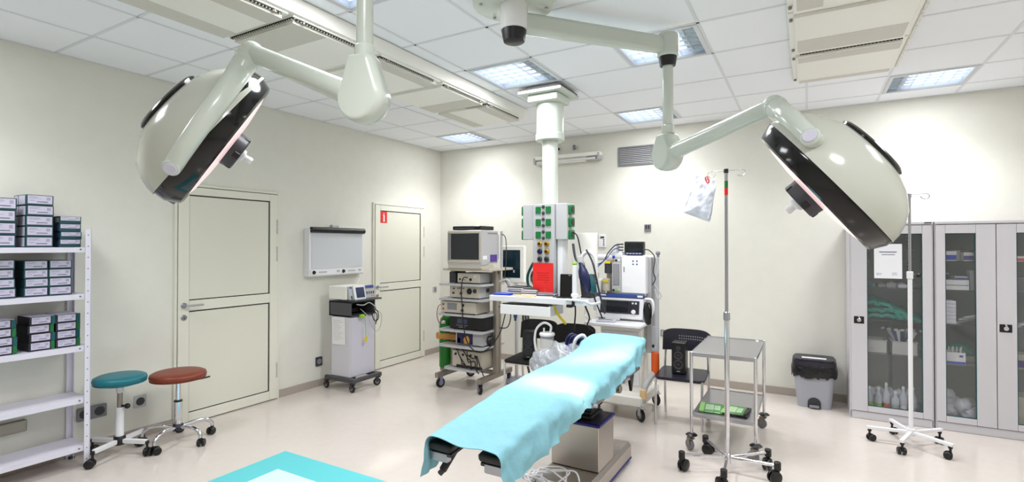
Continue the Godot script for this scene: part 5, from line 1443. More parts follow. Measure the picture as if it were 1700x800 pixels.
	for k in 20: ringp.append(Vector3(0.02 + cos(TAU * k / 20) * 0.022, 0.02 + sin(TAU * k / 20) * 0.085, 0.02))
	tube(s, ringp, 0.007, 8, true); mk("loop", s, "black", o)
	# patient monitor on top
	o = thing("patient_monitor", "small black patient monitor on top of the anaesthesia machine", "monitor", Vector3(3.37, 1.492, 1.36))
	bx("case", o, Vector3(0, 0.068, 0), Vector3(0.185, 0.13, 0.07), "black", 0.008)
	bx("screen", o, Vector3(0, 0.078, 0.036), Vector3(0.15, 0.088, 0.005), "screen_dark", 0.002)
	bx("key_row", o, Vector3(0, 0.018, 0.037), Vector3(0.165, 0.016, 0.006), "stripe_blue", 0.001)
	for k in 5: bx("key", o, Vector3(-0.06 + k * 0.03, 0.018, 0.041), Vector3(0.018, 0.010, 0.004), "light_grey", 0.001)
	bx("foot", o, Vector3(0, 0.002, 0.0), Vector3(0.14, 0.006, 0.06), "charcoal")
	o = thing("module_rack", "low white module tray on top of the machine left of the patient monitor", "module", Vector3(3.20, 1.492, 1.34))
	bx("tray", o, Vector3(0, 0.02, 0), Vector3(0.12, 0.04, 0.12), "white", 0.005)
	for k in 3: cy("plug", o, Vector3(0.02, 0.05 + k * 0.028, 0.06), Vector3(0.07, 0.05 + k * 0.028, 0.06), 0.007, "charcoal", -1, 10)
	bx("plug_block", o, Vector3(0.015, 0.07, 0.055), Vector3(0.02, 0.09, 0.03), "light_grey", 0.004)
	cable("cable", [Vector3(3.265, 1.60, 1.40), Vector3(3.20, 1.59, 1.42), Vector3(3.14, 1.52, 1.45), Vector3(3.08, 1.42, 1.48), Vector3(2.95, 1.38, 1.6)], 0.006, "charcoal", "dark cable from the patient monitor towards the navy bag, upper one")
	cable("cable", [Vector3(3.265, 1.57, 1.40), Vector3(3.19, 1.55, 1.43), Vector3(3.12, 1.46, 1.46), Vector3(3.02, 1.36, 1.52), Vector3(2.96, 1.37, 1.6)], 0.005, "stripe_blue", "blue grey cable from the patient monitor towards the navy bag, lower one")
	cable("cable", [Vector3(3.46, 1.55, 1.40), Vector3(3.52, 1.54, 1.40), Vector3(3.57, 1.47, 1.40), Vector3(3.56, 1.35, 1.42), Vector3(3.58, 1.28, 1.42), Vector3(3.55, 1.22, 1.42)], 0.005, "charcoal", "dark cable drooping from the patient monitor to the right rail")
	cable("cable", [Vector3(3.575, 1.45, 1.36), Vector3(3.60, 1.35, 1.40), Vector3(3.56, 1.25, 1.41), Vector3(3.60, 1.18, 1.41), Vector3(3.63, 1.12, 1.41), Vector3(3.60, 1.10, 1.41), Vector3(3.565, 1.18, 1.40)], 0.005, "light_grey", "pale cable coiled on the right rail of the machine")
	o = thing("rail_hook", "round grey hook on top of the machine's right rail", "hook", Vector3(3.585, 1.475, 1.34))
	s = st(); cyl(s, Vector3(0, 0, 0), Vector3(0, 0.03, 0), 0.012, -1, 12); ball(s, Vector3(0, 0.04, 0), Vector3.ONE * 0.022, 14); mk("knob", s, "grey", o)
	# orange canister with a clear tube
	o = thing("suction_canister", "clear canister with an orange lower part hanging right of the machine", "canister", Vector3(3.572, 0, 1.40))
	cy("orange_jar", o, Vector3(0.0, 0.40, 0), Vector3(0.0, 0.60, 0), 0.036, "orange", -1, 24, 0.006)
	cy("clear_jar", o, Vector3(0.0, 0.60, 0), Vector3(0.0, 0.84, 0), 0.036, "clear_plastic", -1, 24, 0.006)
	bx("float_valve", o, Vector3(-0.01, 0.66, 0.035), Vector3(0.02, 0.03, 0.02), "black", 0.005)
	bx("holder", o, Vector3(-0.02, 0.62, -0.03), Vector3(0.04, 0.03, 0.05), "light_grey", 0.004)
	# blue and white hoses at the machine's left
	var hs := [["stripe_blue", [Vector3(2.95, 1.33, 1.62), Vector3(3.00, 1.36, 1.58), Vector3(3.02, 1.30, 1.55), Vector3(3.00, 1.24, 1.5)], "short blue hose at the machine's left, upper one"], ["stripe_blue", [Vector3(2.94, 1.29, 1.64), Vector3(3.02, 1.28, 1.6), Vector3(3.05, 1.22, 1.55)], "short blue hose at the machine's left, lower one"],
		["white", [Vector3(2.92, 1.34, 1.63), Vector3(2.97, 1.40, 1.6), Vector3(3.04, 1.36, 1.55), Vector3(3.05, 1.25, 1.5)], "white hose arching over the blue hoses left of the machine"],
		["clear_plastic", [Vector3(3.00, 1.16, 1.55), Vector3(2.98, 1.05, 1.62), Vector3(3.00, 0.93, 1.68), Vector3(3.06, 0.90, 1.7)], "clear hose curling down to the worktop of the machine"],
		["black", [Vector3(3.02, 1.20, 2.02), Vector3(3.02, 1.02, 1.98), Vector3(2.98, 0.90, 1.9), Vector3(2.93, 0.80, 1.8)], "black cable hanging between the desk and the machine, left one"],
		["black", [Vector3(3.10, 1.08, 1.98), Vector3(3.12, 0.95, 1.9), Vector3(3.06, 0.86, 1.8), Vector3(3.10, 0.80, 1.75)], "black cable hanging between the desk and the machine, right one"],
		["yellow", [Vector3(2.88, 1.08, 2.15), Vector3(2.91, 0.98, 2.1), Vector3(2.96, 0.90, 2.05)], "yellow hose hanging below the desk's right end"]]
	for h in hs: cable("breathing_hose", h[1], 0.011 if h[0] != "black" else 0.007, h[0], h[2], "hose")
	o = thing("worktop_papers", "grey wrapped instruments lying on the machine's worktop", "instruments", Vector3(3.17, 0.878, 1.60), 0.15)
	bx("wrap", o, Vector3(0, 0.008, 0), Vector3(0.18, 0.014, 0.09), "lavender", 0.005)
	s = st(); cyl(s, Vector3(-0.07, 0.02, 0.01), Vector3(0.06, 0.02, -0.01), 0.006, -1, 8); mk("handle", s, "steel", o)
	bx("card", o, Vector3(0.04, 0.03, -0.10), Vector3(0.14, 0.05, 0.01), "white", 0.002)

# ------------------------------------------------------------------ chairs with loudspeakers
func chair(label: String, at: Vector3, turn: float, seat_m: String, holes: bool) -> Node3D:
	var t := thing("visitor_chair", label, "chair", at, turn)
	var s := st()
	var poly := rrect(0.42, 0.40, 0.05)
	ext(s, poly, 0.022, Transform3D(Basis(Vector3.RIGHT, PI / 2 + 0.04), Vector3(0, 0.425, 0.0))); mk("seat", s, seat_m, t)
	# backrest: a curved plate with rounded corners
	s = st()
	var f := func(u: float, v: float) -> Vector3:
		var x := (u - 0.5) * 0.42
		var k := absf(u - 0.5) * 2.0
		var y := lerpf(0.60, 0.80 - 0.035 * pow(k, 6.0), v)
		return Vector3(x, y, -0.215 + 0.05 * k * k - 0.03 * (y - 0.6) / 0.2)
	sheet(s, f, 20, 8, 0.014)
	var b := mk("backrest", s, seat_m, t)
	if holes:
		s = st()
		for r in 2:
			for c in 13:
				var p: Vector3 = f.call(0.34 + c * 0.05 * 0.98, 0.66 - r * 0.12)
				cyl(s, p - Vector3(0, 0, 0.001), p + Vector3(0, 0, 0.0018), 0.005, -1, 6)
		mk("perforations", s, "light_grey", b).set_meta("kind", "stuff")
	for sg in [-1.0, 1.0]:
		var x: float = sg * 0.195
		s = st(); tube(s, curve([Vector3(x, 0.0, 0.19), Vector3(x, 0.38, 0.185), Vector3(x, 0.41, 0.16), Vector3(x, 0.41, -0.12)], 5), 0.011, 10); mk("leg", s, "chrome", t)
		s = st(); tube(s, curve([Vector3(x, 0.0, -0.22), Vector3(x, 0.30, -0.19), Vector3(x, 0.45, -0.19), Vector3(x * 0.96, 0.62, -0.20), Vector3(x * 0.94, 0.76, -0.225)], 5), 0.011, 10); mk("leg", s, "chrome", t)
	s = st(); tube(s, [Vector3(-0.195, 0.40, 0.17), Vector3(0.195, 0.40, 0.17)], 0.010, 8); tube(s, [Vector3(-0.195, 0.40, -0.17), Vector3(0.195, 0.40, -0.17)], 0.010, 8); mk("seat_rail", s, "chrome", t)
	return t

func loudspeaker(label: String, at: Vector3, turn: float) -> void:
	var t := thing("loudspeaker", label, "loudspeaker", at, turn)
	bx("cabinet", t, Vector3(0, 0.14, 0), Vector3(0.12, 0.28, 0.15), "black", 0.006)
	for q in [[0.165, 0.036], [0.082, 0.042], [0.23, 0.018]]:
		var s := st()
		lathe(s, [Vector2(q[1], 0), Vector2(q[1] + 0.003, 0.004), Vector2(q[1] - 0.006, 0.006), Vector2(q[1] * 0.75, 0.001), Vector2(q[1] * 0.35, -0.006 + 0.004), Vector2(q[1] * 0.3, 0.004), Vector2(0, 0.007)], 24, Transform3D(Basis(Vector3.RIGHT, PI / 2), Vector3(0, q[0], 0.0755)), 30)
		mk("driver", s, "charcoal", t)
	bx("badge", t, Vector3(0, 0.025, 0.0765), Vector3(0.03, 0.006, 0.002), "light_grey")

func chairs() -> void:
	chair("dark purple chair with chrome legs right of the anaesthesia machine", Vector3(3.815, 0, 1.40), 0.02, "navy_plastic", true)
	loudspeaker("black loudspeaker standing on the purple chair right of the machine", Vector3(3.79, 0.437, 1.39), 0.05)
	chair("black chair under the desk, left one, holding a loudspeaker", Vector3(2.33, 0, 1.52), 0.0, "black_matte", false)
	loudspeaker("black loudspeaker on the left black chair under the desk", Vector3(2.33, 0.437, 1.53), 0.25)
	chair("black chair under the desk, right one, behind the suction jar", Vector3(2.78, 0, 1.62), 0.0, "black_matte", false)
	# suction jar and blue packs between the chairs and the table
	var t := thing("suction_stand", "clear suction jar with a white lid on a slim stand beside the table", "suction jar", Vector3(2.83, 0, 2.16))
	cy("stand_foot", t, Vector3(0, 0, 0), Vector3(0, 0.03, 0), 0.14, "light_grey", 0.12, 24, 0.005)
	cy("stand_pole", t, Vector3(-0.0, 0.03, 0), Vector3(-0.0, 0.62, 0), 0.014, "chrome", -1, 12)
	cy("jar", t, Vector3(0, 0.62, 0), Vector3(0, 0.80, 0), 0.055, "clear_plastic", 0.06, 24, 0.006)
	cy("lid", t, Vector3(0, 0.80, 0), Vector3(0, 0.83, 0), 0.068, "white_gloss", -1, 24, 0.008)
	cy("port", t, Vector3(-0.02, 0.83, 0.02), Vector3(-0.02, 0.87, 0.02), 0.008, "white", -1, 10)
	cable("suction_hose", [Vector3(2.86, 0.83, 2.16), Vector3(2.87, 0.89, 2.17), Vector3(2.81, 0.915, 2.18), Vector3(2.74, 0.86, 2.18), Vector3(2.72, 0.76, 2.18), Vector3(2.74, 0.66, 2.18), Vector3(2.78, 0.62, 2.18)], 0.011, "white_gloss", "white suction hose arching over the suction jar", "hose")
	t = thing("plastic_wrap", "crumpled clear plastic sacks heaped behind the table beside the suction jar", "plastic sacks", Vector3(3.02, 0, 2.33))
	for q in [[-0.12, 0.60, 0.0, 0.13], [0.02, 0.64, -0.03, 0.14], [0.13, 0.70, -0.05, 0.10]]:
		var s := st()
		var n := FastNoiseLite.new(); n.seed = int(q[0] * 100) + 60; n.frequency = 1.6; n.fractal_octaves = 2
		var prof := func(u: float, v: float) -> Vector3:
			var a := u * TAU
			var e := (v - 0.5) * PI
			var d := Vector3(cos(a) * cos(e), sin(e), sin(a) * cos(e))
			return Vector3(q[0], q[1], q[2]) + d * q[3] * (1.0 + 0.35 * n.get_noise_3dv(d * 1.3) + 0.12 * n.get_noise_3dv(d * 4.0)) * Vector3(1, 0.95, 0.75)
		sheet(s, prof, 28, 16, 0.002)
		mk("sack", s, "clear_plastic", t)
	t = thing("side_stand", "low steel stand under the clear plastic sacks beside the table", "stand", Vector3(3.02, 0, 2.33))
	bx("stand_top", t, Vector3(0.0, 0.475, -0.03), Vector3(0.36, 0.02, 0.26), "light_grey", 0.004)
	for e in [[-1, -1], [1, -1], [-1, 1], [1, 1]]: cy("leg", t, Vector3(e[0] * 0.16, 0, e[1] * 0.11 - 0.03), Vector3(e[0] * 0.16, 0.47, e[1] * 0.11 - 0.03), 0.011, "chrome", -1, 10)
	t = thing("cable_pack", "bundle of blue tubing packs at the table's head end", "tubing", Vector3(3.13, 0.0, 2.28))
	var s2 := st()
	for k in 5: tube(s2, curve([Vector3(-0.06 + k * 0.03, 0.70, 0.0), Vector3(-0.05 + k * 0.03, 0.82, 0.02), Vector3(0.0 + k * 0.03, 0.85 - k * 0.01, -0.02), Vector3(0.03 + k * 0.025, 0.72, -0.03)], 5), 0.013, 8)
	mk("tubing", s2, "blue_dark", t)
	s2 = st(); tube(s2, curve([Vector3(0.02, 0.70, 0.05), Vector3(0.04, 0.82, 0.06), Vector3(0.10, 0.86, 0.03), Vector3(0.13, 0.76, 0.0)], 5), 0.014, 8); mk("white_tube", s2, "white", t)
	bx("pack", t, Vector3(-0.04, 0.70, 0.0), Vector3(0.05, 0.14, 0.08), "blue", 0.01)
	cy("holder", t, Vector3(0.02, 0.02, 0), Vector3(0.02, 0.72, 0), 0.012, "chrome", -1, 10); cy("holder_foot", t, Vector3(0.02, 0, 0), Vector3(0.02, 0.02, 0), 0.10, "grey", -1, 20, 0.003)

# ------------------------------------------------------------------ steel trolley
func trolley() -> void:
	var t := thing("instrument_trolley", "two-tier stainless steel instrument trolley on castors right of the table", "trolley", Vector3(4.24, 0, 1.64))
	for q in [[0.755, 0.46, 0.83], [0.285, 0.44, 0.81]]:
		var y: float = q[0]
		var s := st(); ext(s, rrect(q[1], q[2], 0.015), 0.004, Transform3D(Basis(Vector3.RIGHT, PI / 2), Vector3(0, y, 0)))
		for sg in [-1.0, 1.0]:
			box(s, Vector3(sg * q[1] * 0.5, y - 0.008, 0), Vector3(0.004, 0.03, q[2] - 0.02), 0.001); box(s, Vector3(0, y - 0.008, sg * q[2] * 0.5), Vector3(q[1] - 0.02, 0.03, 0.004), 0.001)
		mk("tray", s, "steel", t)
	for e in [[-1, -1], [1, -1], [-1, 1], [1, 1]]:
		var x: float = e[0] * 0.226
		var z: float = e[1] * 0.405
		cy("leg", t, Vector3(x, 0.13, z), Vector3(x, 0.765, z), 0.0125, "chrome", -1, 14, 0.003)
		var s := st(); lathe(s, [Vector2(0, 0.112), Vector2(0.034, 0.114), Vector2(0.045, 0.122), Vector2(0.034, 0.132), Vector2(0, 0.134)], 22, Transform3D(Basis(), Vector3(x, 0, z)), 70); mk("bumper_disc", s, "black", t)
		caster(t, Vector3(x, 0.112, z), 0.043, 1.1 + e[0] * 0.4 + e[1] * 0.2, "grey", "dull_steel", 0.022, 0.02)
	t = thing("brochure", "open green and white brochure lying on the lower trolley tray, left one", "brochure", Vector3(4.13, 0.288, 1.86), 0.10)
	bx("pages", t, Vector3(0, 0.008, 0), Vector3(0.17, 0.014, 0.22), "brochure", 0.001)
	bx("cover", t, Vector3(0, 0.001, 0.0), Vector3(0.18, 0.002, 0.23), "black")
	t = thing("brochure", "green brochure on a black clip binder on the lower trolley tray, right one", "brochure", Vector3(4.31, 0.288, 1.84), -0.05)
	bx("binder", t, Vector3(0, 0.007, 0), Vector3(0.19, 0.012, 0.24), "black", 0.002)
	bx("pages", t, Vector3(-0.015, 0.0145, 0), Vector3(0.155, 0.004, 0.22), "brochure")
	var s := st(); tube(s, curve([Vector3(0.075, 0.016, 0.10), Vector3(0.09, 0.022, 0.03), Vector3(0.09, 0.022, -0.05), Vector3(0.075, 0.016, -0.09)], 5), 0.006, 8); mk("clip", s, "charcoal", t)
	t = thing("small_disc", "small white cap lying on the trolley's top tray corner", "cap", Vector3(4.42, 0.757, 1.30))
	cy("cap", t, Vector3.ZERO, Vector3(0, 0.012, 0), 0.014, "white", 0.012, 14, 0.002)

# ------------------------------------------------------------------ drip stands
func hooks(t: Node3D, y: float, m: String) -> void:
	for sg in [-1.0, 1.0]:
		var s := st()
		var p := [Vector3(0, y, 0), Vector3(sg * 0.07, y + 0.002, 0)]
		for k in 12:
			var a := PI * 0.62 - TAU * 0.80 * k / 11.0
			p.append(Vector3(sg * (0.098 + 0.028 * cos(a)), y - 0.018 + 0.022 * sin(a), 0.012 * k / 11.0))
		tube(s, curve(p, 3), 0.0035, 7); mk("hook", s, m, t)

func iv_stands() -> void:
	var t := thing("drip_stand", "chrome drip stand with black castors in front of the steel trolley", "drip stand", Vector3(4.305, 0, 2.315))
	cy("lower_pole", t, Vector3(0, 0.07, 0), Vector3(0, 1.09, 0), 0.0165, "chrome", -1, 20)
	cy("lock_collar", t, Vector3(0, 1.06, 0), Vector3(0, 1.12, 0), 0.022, "steel", -1, 20, 0.004)
	cy("upper_pole", t, Vector3(0, 1.10, 0), Vector3(0, 2.10, 0), 0.0115, "steel", -1, 16)
	cy("top_cap", t, Vector3(0, 2.095, 0), Vector3(0, 2.125, 0), 0.016, "black", -1, 14, 0.003)
	for q in [[1.99, 2.04, "socket_green"], [1.94, 1.99, "red"]]: cy("colour_tape", t, Vector3(0, q[0], 0), Vector3(0, q[1], 0), 0.0122, q[2], -1, 16)
	hooks(t, 2.11, "chrome")
	cy("foot_hub", t, Vector3(0, 0.06, 0), Vector3(0, 0.135, 0), 0.024, "chrome", -1, 18, 0.004)
	var ends := [Vector3(-0.285, 0, 0.15), Vector3(-0.19, 0, -0.26), Vector3(0.235, 0, -0.19), Vector3(0.345, 0, 0.02), Vector3(0.02, 0, 0.33)]
	for e in ends:
		var d: Vector3 = e.normalized()
		var s := st(); tube(s, [d * 0.015 + Vector3(0, 0.105, 0), d * 0.30 + Vector3(0, 0.115, 0)], 0.0115, 10, false, Vector2(1.0, 0.7)); mk("foot_arm", s, "chrome", t)
		cy("caster_socket", t, d * 0.315 + Vector3(0, 0.085, 0), d * 0.315 + Vector3(0, 0.142, 0), 0.022, "black", -1, 14, 0.005)
		twin_caster(t, d * 0.315 + Vector3(0, 0.09, 0), 0.042, atan2(d.x, d.z) + 0.7)
	# clear drip bag on the left hook
	t = thing("drip_bag", "crumpled clear drip bag with a red tab on the left hook of the chrome stand", "drip bag", Vector3(4.20, 2.06, 2.33), -0.5)
	var n := FastNoiseLite.new(); n.seed = 12; n.frequency = 9.0; n.fractal_octaves = 3
	for side in 2:
		var s := st()
		var f := func(u: float, v: float) -> Vector3:
			var x := (u - 0.5)
			var y := (v - 0.5)
			var w := lerpf(0.245, 0.18, v)
			var p := Vector2(x * w, y * 0.29).rotated(-0.34)
			var bulge := 0.03 * (1.0 - 4.0 * x * x) * (1.0 - pow(2.0 * v - 1.0, 4.0)) * (1.2 - v)
			var z := (bulge + 0.012 * n.get_noise_2d(x * 0.25, y * 0.3 + side)) * (1 if side == 0 else -1)
			return Vector3(p.x - 0.075, p.y - 0.13, z + (0.001 if side == 0 else -0.001))
		sheet(s, f, 22, 28, 0.0012)
		mk("bag_side", s, "milky_plastic", t)
	var s3 := st()
	var rp := []
	for k in 16: rp.append(Vector3(-0.02 + cos(TAU * k / 16) * 0.013 - 0.6 * sin(TAU * k / 16) * 0.014, -0.005 + sin(TAU * k / 16) * 0.022, 0.006))
	tube(s3, rp, 0.004, 8, true); mk("red_tab", s3, "red", t)
	bx("port", t, Vector3(-0.01, -0.265, 0.0), Vector3(0.022, 0.04, 0.016), "milky_plastic", 0.005)
	# white stand before the cabinets
	t = thing("drip_stand", "white drip stand with a five-armed foot in front of the glass cabinet", "drip stand", Vector3(5.505, 0, 1.085))
	cy("lower_pole", t, Vector3(0, 0.10, 0), Vector3(0, 1.36, 0), 0.0155, "white", -1, 18)
	cy("lock_collar", t, Vector3(0, 1.32, 0), Vector3(0, 1.38, 0), 0.022, "white", -1, 18, 0.004)
	var s4 := st(); cyl(s4, Vector3(0.015, 1.35, 0), Vector3(0.045, 1.35, 0), 0.006, -1, 8); ball(s4, Vector3(0.055, 1.35, 0), Vector3.ONE * 0.017, 12); mk("lock_knob", s4, "black", t)
	cy("upper_pole", t, Vector3(0, 1.36, 0), Vector3(0, 1.99, 0), 0.010, "steel", -1, 14)
	cy("top_clamp", t, Vector3(0, 1.965, 0), Vector3(0, 2.0, 0), 0.014, "steel", -1, 12, 0.003)
	hooks(t, 1.992, "steel")
	cy("foot_hub", t, Vector3(0, 0.085, 0), Vector3(0, 0.14, 0), 0.03, "white", -1, 18, 0.005)
	for e in [Vector3(-0.29, 0, 0.03), Vector3(-0.10, 0, 0.29), Vector3(0.22, 0, 0.19), Vector3(0.22, 0, -0.19), Vector3(-0.10, 0, -0.28)]:
		var d: Vector3 = e.normalized()
		var s := st(); box(s, d * 0.15 + Vector3(0, 0.108, 0), Vector3(0.03, 0.024, 0.29), 0.004, Basis(Vector3.UP, atan2(d.x, d.z))); mk("foot_arm", s, "white", t)
		twin_caster(t, d * 0.275 + Vector3(0, 0.10, 0), 0.028, atan2(d.x, d.z) + 0.5)

# ------------------------------------------------------------------ pedal bin
func bin() -> void:
	var t := thing("pedal_bin", "grey pedal bin with a black lid and liner against the back wall", "bin", Vector3(4.85, 0, 0.24))
	var s := st()
	# tapered body with a foot recess
	var a := rrect(0.29, 0.26, 0.05)
	var b := rrect(0.36, 0.31, 0.06)
	var m := a.size()
	for k in 8:
		for i in m:
			var i2 := (i + 1) % m
			var p0 := a[i].lerp(b[i], k / 8.0)
			var p1 := a[i2].lerp(b[i2], k / 8.0)
			var p2 := a[i2].lerp(b[i2], (k + 1) / 8.0)
			var p3 := a[i].lerp(b[i], (k + 1) / 8.0)
			var n0 := Vector3(signf(a[i].x) * maxf(0, absf(a[i].x) - 0.095), 0, signf(a[i].y) * maxf(0, absf(a[i].y) - 0.08)).normalized()
			var n1 := Vector3(signf(a[i2].x) * maxf(0, absf(a[i2].x) - 0.095), 0, signf(a[i2].y) * maxf(0, absf(a[i2].y) - 0.08)).normalized()
			var y0 := k * 0.0475
			var y1 := (k + 1) * 0.0475
			quad4(s, Vector3(p0.x, y0, p0.y), Vector3(p1.x, y0, p1.y), Vector3(p2.x, y1, p2.y), Vector3(p3.x, y1, p3.y), n0, n1, n1, n0)
	for i in m: tri(s, Vector3(0, 0.002, 0), Vector3(a[i].x, 0.002, a[i].y), Vector3(a[(i + 1) % m].x, 0.002, a[(i + 1) % m].y), Vector3.DOWN, Vector3.DOWN, Vector3.DOWN)
	mk("body", s, "bin_grey", t)
	s = st()
	var arch := PackedVector2Array([Vector2(-0.055, 0.004), Vector2(0.055, 0.004)])
	for k in 11: arch.append(Vector2(cos(PI * k / 10) * 0.055, 0.055 + sin(PI * k / 10) * 0.05))
	ext(s, arch, 0.022, Transform3D(Basis(Vector3.RIGHT, 0.06), Vector3(0, 0, 0.128))); mk("pedal_recess", s, "charcoal", t)
	s = st(); box(s, Vector3(0, 0.022, 0.155), Vector3(0.085, 0.02, 0.05), 0.006); mk("pedal", s, "grey", t)
	# black liner folded over the rim
	s = st()
	var n := FastNoiseLite.new(); n.seed = 31; n.frequency = 3.0
	var f := func(u: float, v: float) -> Vector3:
		var an := u * TAU
		var e := 4.0
		var c := cos(an)
		var sn := sin(an)
		var rr := pow(pow(absf(c), e) + pow(absf(sn), e), -1.0 / e)
		var bulge := 1.0 + 0.05 * sin(v * PI) + 0.04 * n.get_noise_2d(cos(an) * 3.0, sin(an) * 3.0 + v * 2.0) + 0.04 * (1 - v)
		var low := 0.035 * n.get_noise_2d(cos(an) * 2.0 + 9.0, sin(an) * 2.0)
		return Vector3(c * rr * 0.184 * bulge, lerpf(0.30 + low, 0.415, v), sn * rr * 0.160 * bulge)
	sheet(s, f, 72, 8, 0.003)
	mk("liner", s, "bin_bag", t)
	s = st(); ext(s, rrect(0.375, 0.325, 0.06), 0.045, Transform3D(Basis(Vector3.RIGHT, PI / 2), Vector3(0, 0.432, 0))); ext(s, rrect(0.35, 0.30, 0.06), 0.02, Transform3D(Basis(Vector3.RIGHT, PI / 2), Vector3(0, 0.462, 0))); mk("lid", s, "navy_plastic", t)
	bx("lid_label", t, Vector3(0.0, 0.4735, 0.05), Vector3(0.21, 0.003, 0.06), "paper")

# ------------------------------------------------------------------ glass-fronted cabinets
func cab_door(t: Node3D, x0: float, x1: float, g0: float, g1: float, zf: float, lock_x: float) -> void:
	var y0 := 0.075
	var y1 := 1.765
	var ga := 0.128
	var gb := 1.69
	var d := st()
	box(d, Vector3((x0 + g0) / 2, (y0 + y1) / 2, zf), Vector3(g0 - x0, y1 - y0, 0.02), 0.003)
	box(d, Vector3((g1 + x1) / 2, (y0 + y1) / 2, zf), Vector3(x1 - g1, y1 - y0, 0.02), 0.003)
	box(d, Vector3((g0 + g1) / 2, (y0 + ga) / 2, zf), Vector3(g1 - g0, ga - y0, 0.02), 0.003)
	box(d, Vector3((g0 + g1) / 2, (gb + y1) / 2, zf), Vector3(g1 - g0, y1 - gb, 0.02), 0.003)
	var o := mk("door", d, "cabinet", t)
	bx("glass_pane", o, Vector3((g0 + g1) / 2, (ga + gb) / 2, zf - 0.004), Vector3(g1 - g0, gb - ga, 0.004), "glass")
	var s := st()
	for x in [g0 + 0.002, g1 - 0.002]: box(s, Vector3(x, (ga + gb) / 2, zf), Vector3(0.004, gb - ga, 0.016))
	for y in [ga + 0.002, gb - 0.002]: box(s, Vector3((g0 + g1) / 2, y, zf), Vector3(g1 - g0, 0.004, 0.016))
	mk("pane_seal", s, "hose_teal", o)
	if lock_x > 0.0 or lock_x < -0.9:
		var lx := lock_x if lock_x > 0 else lock_x
		bx("lock_plate", o, Vector3(lx, 0.905, zf + 0.011), Vector3(0.078, 0.066, 0.006), "black", 0.003)
		s = st(); cyl(s, Vector3(lx, 0.905, zf + 0.013), Vector3(lx, 0.905, zf + 0.03), 0.017, -1, 16, 0.003); box(s, Vector3(lx + 0.002, 0.925, zf + 0.022), Vector3(0.012, 0.03, 0.012), 0.003, Basis(Vector3(0, 0, 1), 0.4)); mk("lock_handle", s, "chrome", o)

func cab_shell(t: Node3D, w: float, dep: float) -> void:
	var s := st()
	box(s, Vector3(0.008, 0.90, dep / 2), Vector3(0.016, 1.78, dep), 0.002); box(s, Vector3(w - 0.008, 0.90, dep / 2), Vector3(0.016, 1.78, dep), 0.002)
	box(s, Vector3(w / 2, 1.782, dep / 2 + 0.008), Vector3(w, 0.024, dep + 0.016), 0.003)
	box(s, Vector3(w / 2, 0.035, dep / 2), Vector3(w - 0.004, 0.07, dep), 0.003)
	box(s, Vector3(w / 2, 0.085, dep / 2), Vector3(w - 0.03, 0.016, dep - 0.02))
	mk("carcass", s, "cabinet", t)
	bx("back_panel", t, Vector3(w / 2, 0.92, 0.012), Vector3(w - 0.03, 1.70, 0.012), "cabinet_inside")

func cabinets() -> void:
	var dep := 0.49
	var t := thing("glass_cabinet", "grey steel cabinet with one glass door, nearest the pedal bin", "cabinet", Vector3(5.135, 0, 0.015))
	cab_shell(t, 0.612, dep)
	cab_door(t, 0.012, 0.602, 0.135, 0.535, dep + 0.004, 0.072)
	for y in [1.448, 1.198, 0.905, 0.60]: bx("glass_shelf", t, Vector3(0.306, y, dep / 2), Vector3(0.57, 0.008, dep - 0.06), "glass")
	for x in [0.50]:
		var s := st(); box(s, Vector3(x, 0.92, 0.021), Vector3(0.05, 1.66, 0.006)); var o := mk("slot_strip", s, "cabinet_inside", t)
		s = st()
		for k in 46: box(s, Vector3(x, 0.16 + k * 0.034, 0.0245), Vector3(0.014, 0.018, 0.002))
		mk("slots", s, "charcoal", o).set_meta("kind", "stuff")
	bx("maker_plate", t, Vector3(0.575, 1.785, dep + 0.017), Vector3(0.05, 0.01, 0.003), "charcoal")
	t = thing("glass_cabinet", "grey steel double cabinet with two glass doors at the right picture edge", "cabinet", Vector3(5.755, 0, 0.015))
	cab_shell(t, 0.80, dep)
	cab_door(t, 0.006, 0.398, 0.072, 0.272, dep + 0.004, 0.0)
	cab_door(t, 0.402, 0.794, 0.525, 0.735, dep + 0.004, 0.455)
	for y in [1.448, 1.198, 0.905, 0.56]: bx("glass_shelf", t, Vector3(0.40, y, dep / 2), Vector3(0.76, 0.008, dep - 0.06), "glass")
	# notice on the door glass
	t = thing("paper_notice", "white printed notice stuck on the first cabinet's glass door", "notice", Vector3(5.427, 1.44, 0.507))
	bx("sheet", t, Vector3(0, 0.005, 0.0), Vector3(0.205, 0.31, 0.002), "notice")

func carton(label: String, at: Vector3, sz: Vector3, m: String, band := "", turn := 0.0, cat := "carton") -> Node3D:
	var t := thing("carton", label, cat, at, turn)
	bx("box", t, Vector3(0, sz.y / 2, 0), sz, m, 0.003)
	if band: bx("printed_band", t, Vector3(0, sz.y * 0.35, sz.z / 2), Vector3(sz.x - 0.002, sz.y * 0.5, 0.002), band)
	return t

